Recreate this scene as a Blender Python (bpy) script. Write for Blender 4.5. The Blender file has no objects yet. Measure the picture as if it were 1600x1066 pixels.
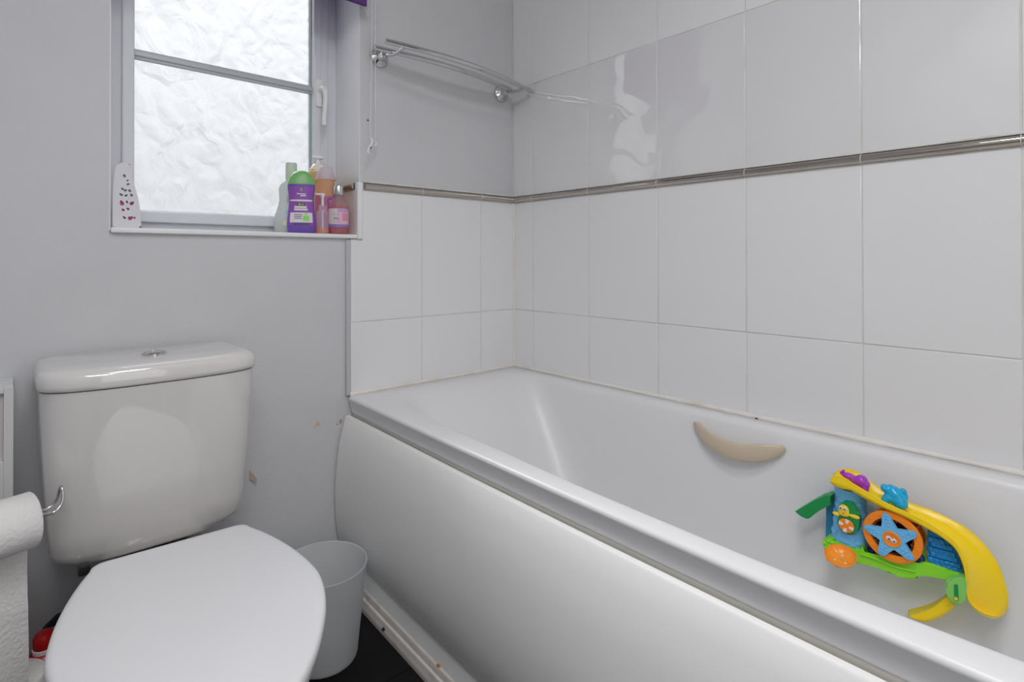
import bpy, bmesh, math, random
from mathutils import Vector, Matrix
random.seed(7)
PI = math.pi
S = bpy.context.scene
COL = S.collection

# ------------------------------------------------------------------ camera
CAM = Vector((-1.42408, -1.48580, 0.94997))
YAW, PITCH, ROLL = 0.705001, 0.0066993, -0.0014565
FPX, CX, CY = 855.1147, 752.0345, 398.2588
FW = Vector((math.sin(YAW)*math.cos(PITCH), math.cos(YAW)*math.cos(PITCH), math.sin(PITCH)))
_r = Vector((math.cos(YAW), -math.sin(YAW), 0)); _u = _r.cross(FW)
RT = _r*math.cos(ROLL) + _u*math.sin(ROLL); UP = -_r*math.sin(ROLL) + _u*math.cos(ROLL)
cd = bpy.data.cameras.new('camera'); cam = bpy.data.objects.new('camera', cd); COL.objects.link(cam)
m = Matrix((RT, UP, -FW)).transposed().to_4x4(); m.translation = CAM; cam.matrix_world = m
cd.sensor_width = 36; cd.lens = 36*FPX/1600
cd.shift_x = (800-CX)/1600; cd.shift_y = -(533-CY)/1600
cd.clip_start = .01
S.camera = cam

def at(u, v, ax, val):
    """point of the photograph on a real plane (x, y or z = val)"""
    d = FW + RT*((u-CX)/FPX) - UP*((v-CY)/FPX)
    i = 'xyz'.index(ax)
    return CAM + d*((val-CAM[i])/d[i])

# ------------------------------------------------------------------ world, lights, exposure
S.view_settings.view_transform = 'Standard'; S.view_settings.look = 'None'
S.view_settings.gamma = 1; S.view_settings.use_curve_mapping = False
S.view_settings.exposure = 0.0
S.cycles.use_denoising = True
S.cycles.max_bounces = 10; S.cycles.diffuse_bounces = 6; S.cycles.glossy_bounces = 5
S.cycles.transmission_bounces = 8; S.cycles.transparent_max_bounces = 12
S.cycles.caustics_reflective = False; S.cycles.caustics_refractive = False
S.cycles.sample_clamp_indirect = 6
w = bpy.data.worlds.new('sky'); S.world = w; w.use_nodes = True
nt = w.node_tree; bg = nt.nodes['Background']
tc = nt.nodes.new('ShaderNodeTexCoord'); sx = nt.nodes.new('ShaderNodeSeparateXYZ')
rp = nt.nodes.new('ShaderNodeValToRGB')
nt.links.new(tc.outputs['Generated'], sx.inputs[0]); nt.links.new(sx.outputs['Z'], rp.inputs[0])
rp.color_ramp.elements[0].position = 0.0; rp.color_ramp.elements[0].color = (.30, .31, .30, 1)
rp.color_ramp.elements[1].position = 1.0; rp.color_ramp.elements[1].color = (.96, .98, 1.0, 1)
e = rp.color_ramp.elements.new(.06); e.color = (.30, .305, .315, 1)
nt.links.new(rp.outputs[0], bg.inputs[0]); bg.inputs[1].default_value = 2.15

def area(name, loc, rot, size, power, col=(1, 1, 1), shape='RECTANGLE', size_y=None):
    l = bpy.data.lights.new(name, 'AREA'); l.shape = shape; l.size = size
    if size_y: l.size_y = size_y
    l.energy = power; l.color = col
    o = bpy.data.objects.new(name, l); COL.objects.link(o); o.location = loc; o.rotation_euler = rot
    return o
def aim(o, d): o.rotation_euler = Vector(d).to_track_quat('-Z', 'Y').to_euler()
cl_ = area('ceiling_light', (-1.15, -1.35, 2.37), (0, 0, 0), .45, 7.0, (1, .995, .99), 'DISK'); cl_.data.spread = math.radians(140)
wl_ = area('left_fill_light', (-1.66, -1.62, 2.02), (0, 0, 0), .8, 10.8, (1, .995, 1), 'RECTANGLE', .4); aim(wl_, (.35, .38, -.86))  # added fill from upper left to lift the bath panel, no fixture there
area('rear_fill_light', (-1.2, -2.36, 1.35), (PI/2, 0, 0), .8, 6.0, (1, .98, .97), 'RECTANGLE', 1.9)  # added fill behind the camera; the front wall has no opening
def sun(name, direction, strength, ang, col=(1, 1, 1)):
    l = bpy.data.lights.new(name, 'SUN'); l.energy = strength; l.angle = math.radians(ang); l.color = col
    o = bpy.data.objects.new(name, l); COL.objects.link(o); o.location = (-2, 3, 4)
    o.rotation_euler = Vector(direction).to_track_quat('-Z', 'Y').to_euler(); return o
sun('hazy_sun', (.12, -.74, -.66), 3.5, 18, (1, 1, 1))   # sun behind thin cloud, shining in through the window

# ------------------------------------------------------------------ materials
def mat(name, col, rough=.5, metal=0, ior=1.5, trans=0, coat=0, bump=None, spec=None, alpha=1, sss=0):
    m = bpy.data.materials.new(name); m.use_nodes = True
    n = m.node_tree; b = n.nodes['Principled BSDF']
    b.inputs['Base Color'].default_value = (*col, 1); b.inputs['Roughness'].default_value = rough
    b.inputs['Metallic'].default_value = metal; b.inputs['IOR'].default_value = ior
    b.inputs['Transmission Weight'].default_value = trans; b.inputs['Coat Weight'].default_value = coat
    if spec is not None: b.inputs['Specular IOR Level'].default_value = spec
    if sss:
        b.inputs['Subsurface Weight'].default_value = sss; b.inputs['Subsurface Scale'].default_value = .01
    b.inputs['Alpha'].default_value = alpha
    if bump:
        sc, st, det = bump
        t = n.nodes.new('ShaderNodeTexCoord'); no = n.nodes.new('ShaderNodeTexNoise'); bp = n.nodes.new('ShaderNodeBump')
        no.inputs['Scale'].default_value = sc; no.inputs['Detail'].default_value = det
        bp.inputs['Strength'].default_value = st; bp.inputs['Distance'].default_value = .01
        n.links.new(t.outputs['Object'], no.inputs[0]); n.links.new(no.outputs[0], bp.inputs['Height'])
        n.links.new(bp.outputs[0], b.inputs['Normal'])
    return m
def mottle(m, c2, scale, lo=.45, hi=.7):
    """patchy second colour in a principled material"""
    n = m.node_tree; b = n.nodes['Principled BSDF']; c1 = b.inputs['Base Color'].default_value[:]
    t = n.nodes.new('ShaderNodeTexCoord'); no = n.nodes.new('ShaderNodeTexNoise'); r = n.nodes.new('ShaderNodeValToRGB')
    no.inputs['Scale'].default_value = scale; no.inputs['Detail'].default_value = 5
    r.color_ramp.elements[0].position = lo; r.color_ramp.elements[0].color = c1
    r.color_ramp.elements[1].position = hi; r.color_ramp.elements[1].color = (*c2, 1)
    n.links.new(t.outputs['Object'], no.inputs[0]); n.links.new(no.outputs[0], r.inputs[0]); n.links.new(r.outputs[0], b.inputs['Base Color'])
    return m

M = {}
M['plaster'] = mottle(mat('plaster', (.60, .61, .635), .75, bump=(220, .10, 4)), (.575, .585, .61), 3)
M['room_behind'] = mat('room_behind', (.36, .33, .30), .8)
M['reveal_lit'] = mat('reveal_lit', (.88, .88, .90), .5)  # paler than the plaster: light on the recess sides put into the colour
M['ceiling'] = mat('ceiling', (.78, .77, .76), .9)
M['tile_gloss'] = mat('tile_gloss', (.74, .74, .755), .04, ior=2.1, bump=(9, .30, 1))
M['tile'] = mat('tile', (.78, .78, .79), .22, ior=1.5, bump=(7, .10, 1))
M['grout'] = mottle(mat('grout', (.70, .69, .66), .8), (.60, .58, .53), 14)
M['sealant'] = mottle(mat('sealant', (.78, .76, .72), .45, bump=(60, .2, 2)), (.66, .60, .50), 9, .5, .75)
M['grey_trim'] = mat('grey_trim', (.50, .50, .52), .5)
M['white_trim'] = mat('white_trim', (.80, .81, .82), .35)
M['chrome'] = mat('chrome', (.62, .62, .63), .08, 1)
M['strip_chrome'] = mat('strip_chrome', (.52, .475, .435), .10, 1, bump=(30, .05, 1))
M['upvc'] = mat('upvc', (.68, .70, .745), .30)
M['upvc_bar'] = mat('upvc_bar', (.52, .55, .57), .35)
M['gasket'] = mat('gasket', (.30, .36, .37), .6)
M['acrylic'] = mat('acrylic', (.76, .76, .775), .33)
M['panel'] = mat('panel', (.86, .86, .85), .35)
M['panel_gap'] = mat('panel_gap', (.62, .60, .55), .6)
M['ceramic'] = mat('ceramic', (.67, .655, .645), .05, ior=1.75)
M['seat'] = mat('seat', (.75, .75, .775), .25)
M['skirting'] = mottle(mat('skirting', (.72, .68, .65), .45), (.60, .55, .51), 30)
M['floor'] = mottle(mat('floor', (.003, .003, .0035), .45, bump=(300, .08, 2), spec=.25), (.007, .0065, .0065), 40)
M['black'] = mat('black', (.01, .01, .01), .5)
M['paper'] = mat('paper', (.78, .77, .76), .9, bump=(160, .25, 3))
M['card'] = mat('card', (.42, .37, .36), .85)
M['cabinet'] = mat('cabinet', (.66, .67, .67), .45)
M['cabinet_in'] = mat('cabinet_in', (.56, .53, .52), .6)
M['red'] = mat('red', (.42, .003, .004), .3)
M['purple_blind'] = mat('purple_blind', (.10, .03, .20), .7)
M['rail_cap'] = mat('rail_cap', (.60, .45, .62), .5)
M['cream'] = mat('cream', (.60, .50, .38), .28, sss=.1)
M['handle_white'] = mat('handle_white', (.80, .80, .80), .3)
M['dark_hole'] = mat('dark_hole', (.02, .02, .025), .8)
M['stain'] = mat('stain', (.48, .33, .22), .8)
M['chip'] = mat('chip', (.60, .50, .40), .9)
M['gap_brown'] = mat('gap_brown', (.14, .10, .08), .8)
M['rust'] = mat('rust', (.45, .18, .01), .7)

def frosted(name, col, tr=.3, rough=.35):
    """thin milky plastic: diffuse + translucent + a share that lets light straight through"""
    m = bpy.data.materials.new(name); m.use_nodes = True; n = m.node_tree; n.nodes.clear()
    out = n.nodes.new('ShaderNodeOutputMaterial')
    b = n.nodes.new('ShaderNodeBsdfPrincipled'); b.inputs['Base Color'].default_value = (*col, 1); b.inputs['Roughness'].default_value = rough
    tl = n.nodes.new('ShaderNodeBsdfTranslucent'); tl.inputs[0].default_value = (*col, 1)
    tp = n.nodes.new('ShaderNodeBsdfTransparent'); tp.inputs[0].default_value = (*[min(1, c*1.05) for c in col], 1)
    m1 = n.nodes.new('ShaderNodeMixShader'); m1.inputs[0].default_value = .5
    m2 = n.nodes.new('ShaderNodeMixShader'); m2.inputs[0].default_value = tr
    n.links.new(b.outputs[0], m1.inputs[1]); n.links.new(tl.outputs[0], m1.inputs[2])
    n.links.new(m1.outputs[0], m2.inputs[1]); n.links.new(tp.outputs[0], m2.inputs[2]); n.links.new(m2.outputs[0], out.inputs[0])
    return m
M['bin'] = frosted('bin_plastic', (.86, .88, .89), .32)

def glass_pattern():
    m = bpy.data.materials.new('obscured_glass'); m.use_nodes = True; n = m.node_tree; n.nodes.clear(); L = n.links.new
    out = n.nodes.new('ShaderNodeOutputMaterial'); tc = n.nodes.new('ShaderNodeTexCoord')
    no = n.nodes.new('ShaderNodeTexNoise'); no.inputs['Scale'].default_value = 9; no.inputs['Detail'].default_value = 2
    mx = n.nodes.new('ShaderNodeMix'); mx.data_type = 'VECTOR'; mx.inputs[0].default_value = .12
    L(tc.outputs['Object'], no.inputs[0]); L(tc.outputs['Object'], mx.inputs[4]); L(no.outputs[1], mx.inputs[5])
    mp = n.nodes.new('ShaderNodeMapping'); mp.inputs['Rotation'].default_value = (0, .7, 0); mp.inputs['Scale'].default_value = (1.0, 1, .55)
    L(mx.outputs[1], mp.inputs[0])
    vo = n.nodes.new('ShaderNodeTexVoronoi'); vo.feature = 'SMOOTH_F1'; vo.inputs['Scale'].default_value = 22; vo.inputs['Smoothness'].default_value = .25
    L(mp.outputs[0], vo.inputs['Vector'])
    n2 = n.nodes.new('ShaderNodeTexNoise'); n2.inputs['Scale'].default_value = 15; n2.inputs['Detail'].default_value = 3; n2.inputs['Distortion'].default_value = 1.5
    L(mp.outputs[0], n2.inputs[0])
    ad = n.nodes.new('ShaderNodeMath'); ad.operation = 'MULTIPLY_ADD'; ad.inputs[1].default_value = .8
    L(n2.outputs[0], ad.inputs[0]); L(vo.outputs['Distance'], ad.inputs[2])
    bp = n.nodes.new('ShaderNodeBump'); bp.inputs['Strength'].default_value = 1; bp.inputs['Distance'].default_value = .012
    L(ad.outputs[0], bp.inputs['Height'])
    tl = n.nodes.new('ShaderNodeBsdfTranslucent'); tl.inputs[0].default_value = (.60, .61, .63, 1)
    rf = n.nodes.new('ShaderNodeBsdfRefraction'); rf.inputs[0].default_value = (.95, .96, .97, 1); rf.inputs['Roughness'].default_value = .30; rf.inputs['IOR'].default_value = 1.35
    tp = n.nodes.new('ShaderNodeBsdfTransparent'); tp.inputs[0].default_value = (.93, .94, .95, 1)
    L(bp.outputs[0], tl.inputs['Normal']); L(bp.outputs[0], rf.inputs['Normal'])
    m1 = n.nodes.new('ShaderNodeMixShader'); m1.inputs[0].default_value = .6; L(tl.outputs[0], m1.inputs[1]); L(rf.outputs[0], m1.inputs[2])
    m2 = n.nodes.new('ShaderNodeMixShader'); m2.inputs[0].default_value = .30; L(m1.outputs[0], m2.inputs[1]); L(tp.outputs[0], m2.inputs[2])
    gl = n.nodes.new('ShaderNodeBsdfGlossy'); gl.inputs['Roughness'].default_value = .3; L(bp.outputs[0], gl.inputs['Normal'])
    m3 = n.nodes.new('ShaderNodeMixShader'); m3.inputs[0].default_value = .04; L(m2.outputs[0], m3.inputs[1]); L(gl.outputs[0], m3.inputs[2])
    L(m3.outputs[0], out.inputs[0])
    return m
M['glass'] = glass_pattern()

# ------------------------------------------------------------------ mesh helpers
def smooth_me(me, ang=40):
    me.shade_smooth(); me.set_sharp_from_angle(angle=math.radians(ang))
def link(name, me, m=None, parent=None, loc=None, rot=None):
    o = bpy.data.objects.new(name, me); COL.objects.link(o)
    if m is not None and not me.materials: me.materials.append(m)
    if loc is not None: o.location = loc
    if rot is not None: o.rotation_euler = rot
    if parent is not None: o.parent = parent
    return o
def pyd(name, v, f, m=None, parent=None, sm=40, loc=None, rot=None, fix=True):
    me = bpy.data.meshes.new(name); me.from_pydata([tuple(p) for p in v], [], f)
    if fix:
        bm = bmesh.new(); bm.from_mesh(me); bmesh.ops.remove_doubles(bm, verts=bm.verts, dist=1e-6)
        bmesh.ops.recalc_face_normals(bm, faces=bm.faces); bm.to_mesh(me); bm.free()
    me.update()
    if sm: smooth_me(me, sm)
    return link(name, me, m, parent, loc, rot)
def bm_obj(name, bm, m=None, parent=None, sm=40, loc=None, rot=None):
    bmesh.ops.recalc_face_normals(bm, faces=bm.faces)
    me = bpy.data.meshes.new(name); bm.to_mesh(me); bm.free()
    if sm: smooth_me(me, sm)
    return link(name, me, m, parent, loc, rot)
def add_box(bm, lo, hi, bev=0, seg=2):
    r = bmesh.ops.create_cube(bm, size=1)
    c = [(a+b)/2 for a, b in zip(lo, hi)]; s = [abs(b-a) for a, b in zip(lo, hi)]
    for v in r['verts']: v.co = Vector((v.co.x*s[0]+c[0], v.co.y*s[1]+c[1], v.co.z*s[2]+c[2]))
    if bev:
        es = list({e for v in r['verts'] for e in v.link_edges})
        bmesh.ops.bevel(bm, geom=es, offset=bev, segments=seg, affect='EDGES', profile=.5)
def box(name, lo, hi, m, parent=None, bev=0, seg=2, **k):
    k.setdefault('sm', 20); bm = bmesh.new(); add_box(bm, lo, hi, bev, seg); return bm_obj(name, bm, m, parent, **k)
def loft_vf(rings, closed=True, cap0=True, cap1=True):
    n = len(rings[0]); v = [p for r in rings for p in r]; f = []
    for i in range(len(rings)-1):
        for j in range(n if closed else n-1):
            k = (j+1) % n
            f.append((i*n+j, i*n+k, (i+1)*n+k, (i+1)*n+j))
    for cap, i0 in ((cap0, 0), (cap1, (len(rings)-1)*n)):
        if cap and n <= 8: f.append(tuple(range(i0, i0+n)))
        elif cap:
            c = [sum(v[i0+j][k] for j in range(n))/n for k in range(3)]; v.append(tuple(c)); q = len(v)-1
            f += [(i0+j, i0+(j+1) % n, q) for j in range(n)]
    return v, f
def loft(name, rings, m, parent=None, closed=True, cap0=True, cap1=True, sm=40, **k):
    v, f = loft_vf(rings, closed, cap0, cap1); return pyd(name, v, f, m, parent, sm, **k)
def lathe(name, prof, m, parent=None, n=40, cap0=True, cap1=True, c=(0, 0, 0), **k):
    rings = [[(c[0]+r*math.cos(2*PI*i/n), c[1]+r*math.sin(2*PI*i/n), c[2]+z) for i in range(n)] for r, z in prof]
    return loft(name, rings, m, parent, True, cap0, cap1, **k)
def frame_at(pts, i):
    a = Vector(pts[max(0, i-1)]); b = Vector(pts[min(len(pts)-1, i+1)]); return (b-a).normalized()
def tube_vf(pts, r, n=12, up=Vector((0, 0, 1))):
    rings = []; prev = None
    for i, p in enumerate(pts):
        t = frame_at(pts, i)
        if prev is None:
            x = t.cross(up)
            if x.length < 1e-3: x = t.cross(Vector((1, 0, 0)))
            x.normalize()
        else:
            x = (prev - t*prev.dot(t)).normalized()
        prev = x; y = t.cross(x); rr = r[i] if isinstance(r, (list, tuple)) else r
        rings.append([tuple(Vector(p)+x*rr*math.cos(2*PI*k/n)+y*rr*math.sin(2*PI*k/n)) for k in range(n)])
    return rings
def tube(name, pts, r, m, parent=None, n=12, **k):
    return loft(name, tube_vf(pts, r, n), m, parent, **k)
def spline(P, n=8):
    """Catmull-Rom through the points"""
    P = [Vector(p) for p in P]; out = []
    for i in range(len(P)-1):
        p0 = P[max(0, i-1)]; p1 = P[i]; p2 = P[i+1]; p3 = P[min(len(P)-1, i+2)]
        for k in range(n):
            t = k/n
            out.append(.5*((2*p1)+(p2-p0)*t+(2*p0-5*p1+4*p2-p3)*t*t+(3*p1-p0-3*p2+p3)*t**3))
    out.append(P[-1]); return out
def interp(x, T):
    if x <= T[0][0]: return T[0][1]
    for (a, p), (b, q) in zip(T, T[1:]):
        if x <= b: return p+(q-p)*(x-a)/(b-a)
    return T[-1][1]
def prism_bm(pts, ax, d0, d1, bev=0):
    """outline (2D, in the plane normal to ax) extruded between d0 and d1"""
    i = 'xyz'.index(ax)
    def P(p, d): q = list(p); q.insert(i, d); return q
    bm = bmesh.new()
    a = [bm.verts.new(P(p, d0)) for p in pts]; b = [bm.verts.new(P(p, d1)) for p in pts]
    bm.faces.new(a); bm.faces.new(b); n = len(pts)
    for k in range(n): bm.faces.new((a[k], a[(k+1) % n], b[(k+1) % n], b[k]))
    if bev:
        es = [e for e in bm.edges if abs(e.verts[0].co[i]-e.verts[1].co[i]) < 1e-7]
        bmesh.ops.bevel(bm, geom=es, offset=bev, segments=2, affect='EDGES')
    return bm
def prism(name, pts, ax, d0, d1, m, parent=None, bev=0, sm=40):
    bm = prism_bm(pts, ax, d0, d1, bev); 
    bmesh.ops.triangulate(bm, faces=[f for f in bm.faces if len(f.verts) > 4])
    return bm_obj(name, bm, m, parent, sm)
def tag(o, label, cat, group=None):
    o['label'] = label; o['category'] = cat
    if group: o['group'] = group
    return o
def thing(name, label, cat, loc=(0, 0, 0), rz=0, group=None):
    o = bpy.data.objects.new(name, None); COL.objects.link(o); o.location = loc; o.rotation_euler = (0, 0, rz)
    o.empty_display_size = .05
    return tag(o, label, cat, group)
def struct(o): o['kind'] = 'structure'; return o
def ell_ring(cx, cy, z, a, b, n=40, e=2.0):
    out = []
    for i in range(n):
        t = 2*PI*i/n; c, s = math.cos(t), math.sin(t)
        out.append((cx+a*math.copysign(abs(c)**(2/e), c), cy+b*math.copysign(abs(s)**(2/e), s), z))
    return out

# ------------------------------------------------------------------ room shell
XL, YF, ZC = -1.78, -2.40, 2.40           # left wall, front wall, ceiling
WX0, WX1, WZ0, WZ1, WD = -1.262, -.634, 1.016, 2.12, .186   # window recess
PW = .008                                  # plaster plane of the back wall (tiles stand proud of it)
struct(box('ceiling', (XL-.1, YF-.1, ZC), (.1, .3, ZC+.1), M['ceiling']))
struct(box('wall_left', (XL-.1, YF-.1, -.1), (XL, .3, ZC), M['plaster']))
struct(box('wall_front', (XL, YF-.1, -.1), (.012, YF, ZC), M['room_behind']))
# back wall with the recess cut through
bm = bmesh.new()
for lo, hi in (((XL, PW, -.1), (WX0, .30, ZC)), ((WX1, PW, -.1), (.012, .30, ZC)), ((WX0, PW, -.1), (WX1, .30, WZ0-.006)), ((WX0, PW, WZ1), (WX1, .30, ZC))):
    add_box(bm, lo, hi)
wb = struct(bm_obj('wall_back', bm, M['plaster'], sm=0))
for lo, hi in (((WX1-.0015, PW+.0002, WZ0), (WX1+.001, .163, WZ1)), ((WX0-.001, PW+.0002, WZ0), (WX0+.0015, .163, WZ1)), ((WX0, PW+.0002, WZ1-.0015), (WX1, .163, WZ1+.001))):
    box('reveal_lit_skin', lo, hi, M['reveal_lit'], wb)  # thin skins added over the plaster so the recess looks brighter lit
wr = struct(box('wall_right', (.012, YF-.1, -.1), (.10, .30, ZC), M['plaster'], sm=0))
TW, G = .2525, .0028                       # tile pitch, joint
Z_ROWS = [(.36, .7586), (.7614, 1.1540), (1.1835, 1.5800), (1.5835, 1.9800), (1.9835, ZC)]
def bed(name, lo, hi, parent): return box(name, lo, hi, M['grout'], parent, sm=0)
bed('grout', (.0016, YF, .45), (.012, PW, ZC), wr)
bed('grout', (-.6675, .0016, .45), (.002, PW+.001, WZ0-.008), wb)
bed('grout', (WX1+.001, .0016, WZ0-.008), (.002, PW+.001, 1.1835), wb)
def tile(lo, hi, m, parent, tilt=0):
    o = box('tile', [a-(a+b)/2 for a, b in zip(lo, hi)], [b-(a+b)/2 for a, b in zip(lo, hi)], m, parent, .0012, 2)
    o.location = [(a+b)/2 for a, b in zip(lo, hi)]
    return o
ycols = [(-.1005+G/2, 0.0)]
y = -.1005
while y > YF:
    ycols.append((max(YF, y-TW+G/2), y-G/2)); y -= TW
for (a, b) in [(c[0], c[1]) for c in ycols]:
    if b-a < .02: continue
    for r, (z0, z1) in enumerate(Z_ROWS):
        z0 = max(z0, .547)
        t = tile((0, a if r or 1 else a, z0), (.010, b if b < 0 else 0, z1), M['tile_gloss'] if r == 2 else M['tile'], wr)
        t.rotation_euler = (0, random.uniform(-.003, .003), random.uniform(-.004, .004))
xc = [(-.1625+G/2, -.0008), (-.415+G/2, -.1625-G/2), (-.6675, -.415-G/2)]
for a, b in xc:
    tile((a, 0, .547), (b, .008, .7586), M['tile'], wb)
for a, b in xc[:2]:
    tile((a, 0, .7614), (b, .008, 1.1540), M['tile'], wb)
# the tile that is notched round the window corner
prism('tile', [(-.6675, .7614), (-.4164, .7614), (-.4164, 1.154), (WX1+.004, 1.154), (WX1+.004, WZ0-.012), (-.6675, WZ0-.012)], 'y', 0, .008, M['tile'], wb, .001)
# chrome pencil strip, half round, one piece per tile
def pencil(p0, p1, out, k_=1.0):
    """half-round bar between two points, bulging along out"""
    p0, p1, out = Vector(p0), Vector(p1), Vector(out); up = Vector((0, 0, 1)); h = .0105
    sec = [(math.cos(t)*.0125*k_, math.sin(t)*h*k_) for t in [PI*(-.5+k/12) for k in range(13)]]
    rings = [[tuple(p+out*c+up*s) for c, s in sec] for p in (p0, p1)]
    return rings
ZS = 1.1685
for a, b in [(c[0], c[1]) for c in ycols]:
    if b-a < .02: continue
    b2 = b if b < -.01 else -.002
    loft('border_strip', pencil((0.002, a-.0004, ZS), (0.002, b2+.0004, ZS), (-1, 0, 0)), M['strip_chrome'], wr, True, sm=50)
for c in ycols[1:]:
    loft('grout_line', pencil((.002, c[1]+.0008, ZS), (.002, c[1]+.0022, ZS), (-1, 0, 0), 1.05), M['sealant'], wr, True, sm=50)
for x in (-.1625, -.415):
    loft('grout_line', pencil((x-.0007, .002, ZS), (x+.0007, .002, ZS), (0, -1, 0), 1.05), M['sealant'], wb, True, sm=50)
for a, b in [(-.1625+G/2, -.003), (-.415+G/2, -.1625-G/2), (WX1+.010, -.415-G/2)]:
    loft('border_strip', pencil((a-.0005, .002, ZS), (b+.0005, .002, ZS), (0, -1, 0)), M['strip_chrome'], wb, True, sm=50)
# grout line that tops the strip, and corner bead
box('grout_line', (-.0030, YF, 1.1795), (.0016, -.002, 1.1845), M['grout'], wr, .001)
box('grout_line', (WX1+.004, -.0030, 1.1795), (-.001, PW+.001, 1.1845), M['grout'], wb, .001)
tube('corner_bead', [(-.0015, -.0012, .548), (-.0015, -.0012, 1.157)], .0042, M['sealant'], wb, 10)
# edge trim left of the tiles and rounded trim round the recess
box('edge_trim', (-.682, -.0005, .546), (-.6678, PW+.002, WZ0-.010), M['grey_trim'], wb, .002)
struct(box('trim_1', (WX1-.015, -.009, WZ0-.008), (WX1+.003, .014, 1.180), M['white_trim'], None, .005, 3))
# tiles and strip inside the recess, on its right side
rt = box('tile', (WX1-.014, .014, WZ0+.0065), (WX1-.002, WD-.02, 1.157), M['tile'], wb, .001)
loft('border_strip', pencil((WX1-.012, .015, ZS), (WX1-.012, WD-.025, ZS), (-1, 0, 0)), M['strip_chrome'], wb, True, sm=50)
# small screw holes and chipped plaster
def disc(name, c, r, nrm, m, parent, n=12, th=.0008, irr=0):
    nrm = Vector(nrm).normalized(); x = nrm.orthogonal().normalized(); yv = nrm.cross(x)
    rr = [r*(1+random.uniform(-irr, irr)) for _ in range(n)]
    rings = [[tuple(Vector(c)+nrm*d+x*rr[k]*s*math.cos(2*PI*k/n)+yv*rr[k]*s*math.sin(2*PI*k/n)) for k in range(n)] for d, s in ((-.001, 1), (th*.6, 1), (th, .8))]
    return loft(name, rings, m, parent)
for u, v in ((574.6, 188), (579.5, 231)):
    disc('screw_hole', at(u, v, 'y', PW), .0028, (0, -1, 0), M['dark_hole'], wb)
for u, v, r, k in ((532, 659, .006, 'stain'), (527, 663, .003, 'stain'), (497, 663, .007, 'chip'), (492, 668, .003, 'chip'), (420, 776, .004, 'panel_gap'), (425, 775, .002, 'panel_gap'), (424, 814, .003, 'panel_gap')):
    disc('chipped_patch', at(u, v, 'y', PW), r, (0, -1, 0), M[k], wb, 14, .0005, .35)
# flake of plaster lifting beside the cistern
q = [at(u, v, 'y', PW) for u, v in ((389, 733), (399, 746), (398, 751), (389, 750))]
pyd('plaster_flake', [tuple(p) for p in q]+[(q[1].x, q[1].y-.014, q[1].z), (q[2].x, q[2].y-.012, q[2].z)], [(0, 1, 4), (3, 0, 4, 5), (2, 3, 5), (1, 2, 5, 4)], M['chip'], wb, 0)

# floor of black tiles
fl = struct(box('floor', (XL-.1, YF-.1, -.1), (.1, .3, -.0035), M['black']))
FT = .305
me0 = None
for i in range(-6, 0):
    for j in range(-8, 1):
        x0, y0 = i*FT-.01, j*FT-.10
        if x0 < XL-.25 or x0 > -.3: continue
        if me0 is None:
            o = box('floor_tile', (0, 0, -.0035), (FT-.002, FT-.002, 0), M['floor'], fl, .0007, 1); me0 = o.data
        else: o = link('floor_tile', me0, None, fl)
        o.location = (x0, y0, 0)

# ------------------------------------------------------------------ window
wn = bpy.data.objects.new('window_1', None); COL.objects.link(wn); struct(wn)
def rect_frame(name, x0, x1, z0, z1, wid, y0, y1, m, parent, bev=.003):
    """four-sided frame; wid = (left, right, bottom, top)"""
    bm = bmesh.new()
    for lo, hi in (((x0, y0, z0), (x0+wid[0], y1, z1)), ((x1-wid[1], y0, z0), (x1, y1, z1)),
                   ((x0+wid[0], y0, z0), (x1-wid[1], y1, z0+wid[2])), ((x0+wid[0], y0, z1-wid[3]), (x1-wid[1], y1, z1))):
        add_box(bm, lo, hi, bev, 2)
    return bm_obj(name, bm, m, parent, 20)
rect_frame('window_frame', WX0, WX1, WZ0, WZ1, (.044, .036, .030, .05), .163, .24, M['upvc'], wn, .004)
SX0, SX1, SZ0 = -1.2215, -.6720, 1.045
rect_frame('window_sash', SX0, SX1-.022, SZ0, WZ1-.045, (.027, .024, .030, .04), .146, .20, M['upvc'], wn, .004)
box('sash_step', (SX1-.024, .152, SZ0), (SX1+.002, .20, WZ1-.05), M['upvc'], wn, .003)
GX0, GX1, GZ0, GZ1 = SX0+.026, SX1-.045, SZ0+.029, WZ1-.084
rect_frame('glazing_gasket', GX0, GX1, GZ0, GZ1, (.003, .003, .003, .003), .165, .185, M['gasket'], wn, .0008)
pyd('glass_pane', [(GX0-.004, .180, GZ0-.004), (GX1+.004, .180, GZ0-.004), (GX1+.004, .180, GZ1+.004), (GX0-.004, .180, GZ1+.004)], [(0, 1, 2, 3)], M['glass'], wn, 0)
# glazing bar across the pane, moulded
p0, p1 = at(211, 83, 'y', .172), at(484, 142, 'y', .172)
zb = (p0.z+p1.z)/2
bm = bmesh.new(); add_box(bm, (GX0-.001, .166, zb-.0135), (GX1+.001, .179, zb+.0135), .004, 2); add_box(bm, (GX0-.001, .160, zb-.006), (GX1+.001, .168, zb+.006), .002, 2)
bm_obj('glazing_bar', bm, M['upvc_bar'], wn)
# handle
hx = at(498, 150, 'y', .142)
hd = box('handle_plate', (hx.x-.010, .137, hx.z-.034), (hx.x+.010, .147, hx.z+.052), M['handle_white'], wn, .004, 3)
lv = tube('handle_lever', spline([(hx.x+.002, .140, hx.z+.018), (hx.x+.004, .112, hx.z+.016), (hx.x+.005, .104, hx.z-.010), (hx.x+.004, .106, hx.z-.05), (hx.x+.001, .104, hx.z-.085), (hx.x, .096, hx.z-.102)], 6),
     [.009]*6+[.009, .009, .009, .0085, .008, .0075]+[.007]*6+[.0065]*6+[.006]*6+[.006], M['handle_white'], hd, 14)
tube('lock_button', [(hx.x+.012, .132, hx.z+.014), (hx.x+.021, .131, hx.z+.013)], .0038, M['black'], hd, 12)
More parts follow.
